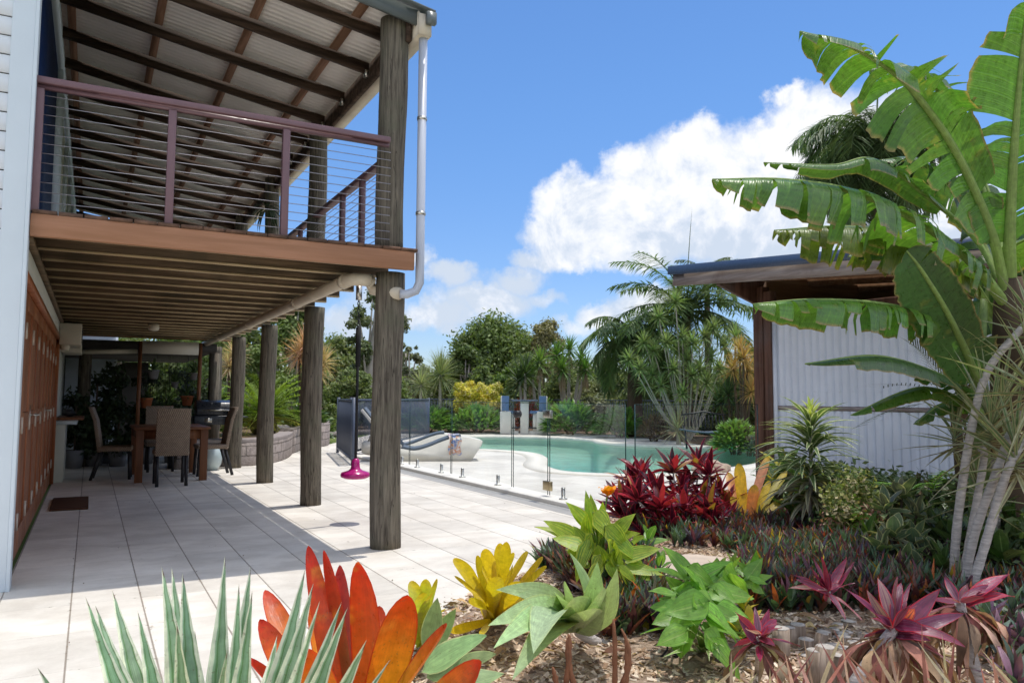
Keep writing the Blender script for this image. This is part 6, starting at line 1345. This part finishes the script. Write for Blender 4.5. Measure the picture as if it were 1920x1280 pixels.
# trellis frame with blind and hanging pots
tf_ = root('blind_frame','timber posted frame with a short rolled cream blind at the far end of the table','blind',(1.2,13.8,0))
for x in (.72,1.68): MB().bb((x-.03,14.6,0),(x+.03,14.66,2.14)).build('post', table_wood, tf_)
MB().bb((.75,14.6,1.93),(1.65,14.62,2.15)).build('blind', blind_m, tf_); 
def pot(name,label,x,y,z,r_,m_,plant=True,grp='hanging pots'):
    rt = root(name,label,'plant pot',(x,y,z),grp); MB().lathe([(0,0),(r_*.7,0),(r_,r_*1.5),(r_*1.08,r_*1.5),(r_*1.08,r_*1.7),(r_*.9,r_*1.7),(r_*.85,r_*1.4),(0,r_*1.4)],(x,y,z),16).build('pot', m_, rt, smooth=False)
    MB().tube([(x,y,z+r_*1.6),(x,y,2.1)],.003,5).build('hanging_wire', black_m, rt)
    mb = MB(); rosette(mb,(x,y,z+r_*1.5),22,.26,.03,1.4,-.4,'lance',(.05,.09,.03),.3); mb.build('plant', L_dark, rt)
pot('hanging_pot','terracotta pot hanging left in the blind frame',.85,14.7,1.0,.1,terracotta); pot('hanging_pot','terracotta pot hanging right in the blind frame above the barbecue',1.5,14.7,1.04,.1,terracotta); pot('hanging_pot','grey plastic pot hanging highest on the left of the frame',.95,14.75,1.5,.09,grey_pot); pot('hanging_pot','grey plastic pot hanging at the right of the frame',1.6,14.8,1.5,.07,grey_pot); pot('hanging_pot','small grey pot hanging in the middle of the frame',1.3,14.8,1.35,.06,grey_pot); pot('hanging_pot','small terracotta pot low behind the wicker chair',1.2,14.72,.92,.07,terracotta)
# dark potted greenery in the shade
for i,(x,y,h,lb) in enumerate([(-.2,14.9,1.3,'dark leafy plant in deep shade beside the servery'),(.1,15.2,1.75,'tall dark plant in the shade left of the blind frame'),(.45,14.95,1.5,'dark bushy plant in the shade behind the left chair'),(.9,15.3,1.2,'dark plant behind the table in shade'),(1.35,15.4,1.25,'dark plant in shade behind the hanging pots'),(1.8,15.8,1.5,'dark plant in shade behind the barbecue'),(.3,15.8,1.9,'tallest dark plant at the back of the shaded end'),(1.0,16.3,1.7,'dark shrub far back in the shaded end'),(1.7,16.6,1.8,'dark shrub at the right rear of the shaded end'),(0.0,16.5,1.2,'low dark shrub at the left rear of the shaded end')]):
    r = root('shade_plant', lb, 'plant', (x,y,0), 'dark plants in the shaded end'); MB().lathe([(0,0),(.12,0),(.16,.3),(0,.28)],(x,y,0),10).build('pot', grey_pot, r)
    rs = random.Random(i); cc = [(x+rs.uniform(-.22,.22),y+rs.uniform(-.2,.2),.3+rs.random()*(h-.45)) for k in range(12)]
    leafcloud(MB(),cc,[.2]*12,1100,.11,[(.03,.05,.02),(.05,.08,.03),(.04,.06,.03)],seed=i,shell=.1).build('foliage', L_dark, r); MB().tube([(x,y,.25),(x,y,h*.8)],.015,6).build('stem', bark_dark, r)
# loungers
def lounger(name,label,cx_,cy_,ang,back=False):
    r = root(name,label,'sun lounger',(0,0,0)); L = 2.1; W_ = .72
    top = [(0,.28),(.25,.3),(.55,.24),(.8,.2),(1.05,.26),(1.35,.38),(1.6,.45),(1.85,.44),(2.1,.38)]
    bot = [(2.08,.3),(1.88,.0),(.15,.0),(0,.08)]
    sp_ = curve_pts([Vector((a,0,b)) for a,b in top],24); out_ = [(p.x,p.z) for p in sp_]+bot; n=len(out_)
    vs = [(a,s*W_/2,b) for s in (-1,1) for a,b in out_]
    MB().add(vs,[tuple(range(n)),tuple(range(2*n-1,n-1,-1))]+[(i,n+i,n+(i+1)%n,(i+1)%n) for i in range(n)]).build('shell', concrete_w, r)
    sp2 = [p for p in sp_ if p.x > .55 and p.x < 1.75]; m_ = len(sp2)
    vs = []
    for p in sp2: vs += [(p.x,-W_/2+.05,p.z+.004),(p.x,-W_/2+.04,p.z+.045),(p.x,W_/2-.04,p.z+.045),(p.x,W_/2-.05,p.z+.004)]
    MB().add(vs,[(i*4+j,(i+1)*4+j,(i+1)*4+j+1,i*4+j+1) for i in range(m_-1) for j in range(3)]+[(0,1,2,3),tuple((m_-1)*4+k for k in (3,2,1,0))]).build('cushion', slate_fab, r, bevel=.008)
    bkp = MB(); bkp.beam((.55,0,.26),(-.02,0,.95),W_-.06,.06); bkp.build('backrest', concrete_w, r, bevel=.01)
    MB().beam((.58,0,.3),(.02,0,.99),W_-.1,.03).build('back_cushion', slate_fab, r)
    MB().beam((.1,0,.25),(.25,0,.62),.3,.03).build('back_prop', concrete_w, r)
    r.location = (cx_,cy_,.0); r.rotation_euler = (0,0,ang); return r
ang = math.atan2(R0.y,R0.x)
q = at(702,15.0); q2 = at(697,16.3); l1 = lounger('sun_lounger','cream wave shaped sun lounger with slate cushion behind the glass, towel over its end',q.x+.0,q.y,ang+.12); l1['group'] = 'sun loungers'
l2 = copy_tree(l1,(q2.x-.15,q2.y,0),ang+.1,label='further sun lounger mostly hidden behind the nearer one')
# towel: small patterned cloth over the lounger end
tm, tt = newmat('striped_towel'); n_, nc_ = tt.noise(objco(tt), 9, 2)
fin(tt, pbsdf(tt, tt.ramp(n_, [(.38,(.55,.5,.48)),(.45,(.1,.2,.5)),(.52,(.6,.55,.5)),(.58,(.65,.25,.12)),(.66,(.75,.7,.68))]), .9, .1).outputs[0])
def lw(a, b, c): return Vector((q.x,q.y,0))+Matrix.Rotation(ang+.12,3,'Z')@Vector((a,b,c))
vs=[]; 
prof_t = [(-.37,.12),(-.375,.25),(-.37,.38),(-.35,.465),(-.15,.5),(.1,.5),(.3,.49)]
for i in range(9):
    for b,c in prof_t: vs.append(lw(1.45+i*.028+.02*math.sin(c*20)+(.04*math.sin(i)*(.5-c)),b-.012*math.sin(i*2.1+c*9),c+(0.02*math.sin(i*1.7) if c < .3 else 0)))
k=len(prof_t); tw = MB().add(vs,[(i*k+j,(i+1)*k+j,(i+1)*k+j+1,i*k+j+1) for i in range(8) for j in range(k-1)]).build('beach_towel', tm, smooth=True); tag(tw,'blue orange and white beach towel draped over the sun lounger','towel')
# bar seats by the pool
bc_ = at(983,26.0); ra = math.atan2(R0.y,R0.x)
def bw_(a,b,c): return bc_+Matrix.Rotation(ra,3,'Z')@Vector((a,b,c))
def boxw(mb,a0,a1,b0,b1,c0,c1):
    vs=[bw_(a,b,c) for a in (a0,a1) for b in (b0,b1) for c in (c0,c1)]; return mb.add(vs,[(0,1,3,2),(4,6,7,5),(0,4,5,1),(2,3,7,6),(0,2,6,4),(1,5,7,3)])
def barseat(sg,label):
    r = root('pool_stool',label,'bar stool',bw_(sg*.58,0,0),'pool bar seats'); f = lambda a,b: (min(sg*a,sg*b),max(sg*a,sg*b))
    boxw(MB(),*f(.42,.8),-.22,.22,0,.78).build('body', concrete_w, r, bevel=.05); boxw(MB(),*f(.62,.78),-.2,.2,.785,1.28).build('backrest', concrete_w, r, bevel=.03)
    boxw(MB(),*f(.5,.74),-.225,-.2,.785,1.28).build('back_cushion', blue_fab, r, bevel=.01) ; boxw(MB(),*f(.2,.62),-.2,.2,.7,.79).build('seat_cushion', blue_fab, r, bevel=.02); boxw(MB(),*f(.18,.42),-.14,.14,0,.12).build('foot', concrete_w, r, bevel=.01)
    boxw(MB(),*f(.15,.42),-.18,.18,.2,.235).build('footrest', black_m, r); boxw(MB(),*f(.3,.42),-.15,.15,.12,.7).build('seat_stem', concrete_w, r)
barseat(-1,'left of two white high bar seats with blue back by the pool'); barseat(1,'right of two white high bar seats with blue back by the pool')
bt = root('bar_table','white pedestal bar table between the two blue backed bar seats','table',bw_(0,0,0)); boxw(MB(),-.12,.16,-.15,.15,0,1.1).build('pedestal', concrete_w, bt, bevel=.02); boxw(MB(),-.42,.46,-.25,.25,1.1,1.16).build('tabletop', slate_fab, bt, bevel=.01)
# bench by the shrubs
bn_ = at(1322,19.0); br_ = root('garden_bench','dark slatted garden bench with grey curved seat among the shrubs','bench',bn_)
def bnw(a,b,c): return bn_+Matrix.Rotation(ra,3,'Z')@Vector((a,b,c))
mb = MB()
for i in range(12): mb.tube([bnw(-.48+i*.087,.15,.5),bnw(-.48+i*.087,.2,.82)],.014,5)
mb.build('back_slats', black_m, br_); MB().tube([bnw(-.55,.2,.82),bnw(-.25,.21,.86),bnw(0,.21,.9),bnw(.25,.21,.86),bnw(.55,.2,.82)],.022,6).build('top_rail', black_m, br_)
mb = MB(); 
for j in range(4): mb.tube([bnw(-.62,-.2+j*.1,.47),bnw(-.3,-.22+j*.1,.42),bnw(0,-.23+j*.1,.4),bnw(.3,-.22+j*.1,.42),bnw(.62,-.2+j*.1,.44)],.022,6)
mb.build('seat', slate_fab, br_)
for s in (-1,1): MB().tube([bnw(s*.5,-.15,0),bnw(s*.5,.0,.42),bnw(s*.5,.18,.55)],.025,6).build('leg', black_m, br_)
# hanging fern below the upper roof
hf = root('hanging_fern','dark hanging fern clump under the veranda roof by the third post','fern',(2.0,10.6,3.7)); mb = MB()
for k in range(40): a = k*2.4; mb.blade((2.0,10.6,3.75),(2.0+math.cos(a)*.22,10.6+math.sin(a)*.22,3.75-random.uniform(-.1,.35)),.03,.4,.2,4,'lance',(.04,.06,.03))
mb.build('foliage', L_dark, hf); MB().tube([(2.0,10.6,3.75),(2.0,10.6,4.2)],.004,5).build('hanging_wire', black_m, hf)
# white umbrella pole beside the front post
up_ = MB().tube([(5.15,14.55,0),(5.18,14.55,2.75)],.03,10).build('shade_pole', downp); tag(up_,'thin white pole standing just left of the front post behind the glass','pole')
# ------------------------------------------------------------------ last small things
random.seed(77)
leafyplant('purple_leafed_plant','purple and green pointed leaved rosettes at the lower right corner','plant',[PD(x,y,D) for x,y,D in [(1890,1235,2.7),(1915,1190,3.0),(1870,1190,3.1),(1905,1270,2.5),(1850,1160,3.4),(1900,1140,3.5)]],14,.15,.035,L_rhoeo,[(.1,.16,.09),(.14,.07,.13),(.2,.09,.14),(.09,.14,.1)],base=G(1890,1265).copy(),prof='agave')
leafyplant('green_leafed_plant','mid green leafy plant behind the pink cordylines below the cream edged plant','plant',[PD(x,y,D) for x,y,D in [(1770,1060,4.6),(1790,1010,5.0),(1800,960,5.3),(1835,1020,4.7),(1860,960,5.0),(1880,1040,4.6),(1895,990,4.9),(1760,1000,5.2)]],12,.2,.075,L_gloss,[(.05,.1,.025),(.08,.13,.04),(.1,.12,.05)],base=G(1810,1095).copy())
leafyplant('purple_leafed_plant','small dark purple plant at the foot of the flame coloured bromeliad','plant',[PD(x,y,D) for x,y,D in [(1480,1000,6.5),(1505,1008,6.4),(1460,1012,6.4)]],10,.14,.05,L_cord,[(.07,.02,.07),(.1,.03,.1)])
leafyplant('pale_green_creeper','pale green low creeper between the dracaena foot and the ground cover','plant',[PD(x,y,D) for x,y,D in [(1450,1030,6.0),(1475,1035,5.9),(1500,1035,5.7),(1530,1025,5.8),(1425,1020,6.3),(1550,1045,5.4)]],9,.1,.035,L_generic,[(.14,.22,.07),(.2,.27,.1)])
# litter on the paving and in the joints
mb = MB()
for i in range(150):
    x, y = random.uniform(-.2,4.3), random.uniform(3.4,11); 
    if random.random() < .6: x = -.05+.365*round((x+.05)/.365)+random.uniform(-.012,.012)
    if inpoly(x,y,bedpoly) or (x < -.3): continue
    a = random.uniform(0,6.3); l = random.uniform(.008,.03); mb.blade((x,y,.004),(x+math.cos(a)*l,y+math.sin(a)*l,.006+random.uniform(0,.004)),l*.4,.15,.1,2,'lance',vary(random.choice([(.16,.1,.06),(.08,.05,.03),(.3,.2,.1)]),.3))
tag(mb.build('leaf_litter', dry_leaf),'tiny brown leaf scraps and dirt caught along the paving joints','leaf litter',kind='stuff')
# brown withered tips: dead leaves lying about the bed
mb = MB()
for i in range(420):
    x, y = random.uniform(.9,6.4), random.uniform(2.0,6.2)
    if not inpoly(x,y,bedpoly): continue
    a = random.uniform(0,6.3); l = random.uniform(.05,.16); z = bedz(x,y)+.012; mb.blade((x,y,z),(x+math.cos(a)*l,y+math.sin(a)*l,z+random.uniform(0,.03)),l*random.uniform(.15,.35),.25,.4,5,'lance',vary(random.choice([(.3,.19,.11),(.42,.3,.19),(.2,.12,.07),(.5,.38,.2)]),.3),wave=.2,roll=random.uniform(-.5,.5))
tag(mb.build('fallen_leaves', dry_leaf),'curled dry brown leaves lying over the bark chips','fallen leaves',kind='stuff')
# more leaves low in the bed so that the ground reads planted
leafyplant('green_leafed_plant','light green leafy plant between the canna clump and the stepping stone','plant',[PD(x,y,D) for x,y,D in [(1215,1010,5.3),(1190,1060,4.8),(1235,1060,4.8)]],8,.13,.06,L_lily,[(.16,.3,.05),(.12,.24,.04)],base=G(1212,1085).copy())
leafyplant('yellowing_plant','small yellowing leafy plant between the lily clump and the small magenta cordyline','plant',[PD(x,y,D) for x,y,D in [(1395,1135,3.5),(1405,1165,3.4),(1385,1180,3.3)]],9,.09,.035,L_generic,[(.5,.4,.06),(.3,.32,.06),(.2,.26,.05)],base=G(1395,1215).copy())
leafyplant('green_leafed_plant','pale green leafy plant beside the right edge of the stepping stone','plant',[PD(x,y,D) for x,y,D in [(1375,1062,4.2),(1345,1070,4.1),(1400,1075,4.0),(1360,1090,3.9)]],9,.1,.04,L_lily,[(.2,.3,.06),(.3,.36,.08),(.14,.24,.05)],base=G(1370,1110).copy())
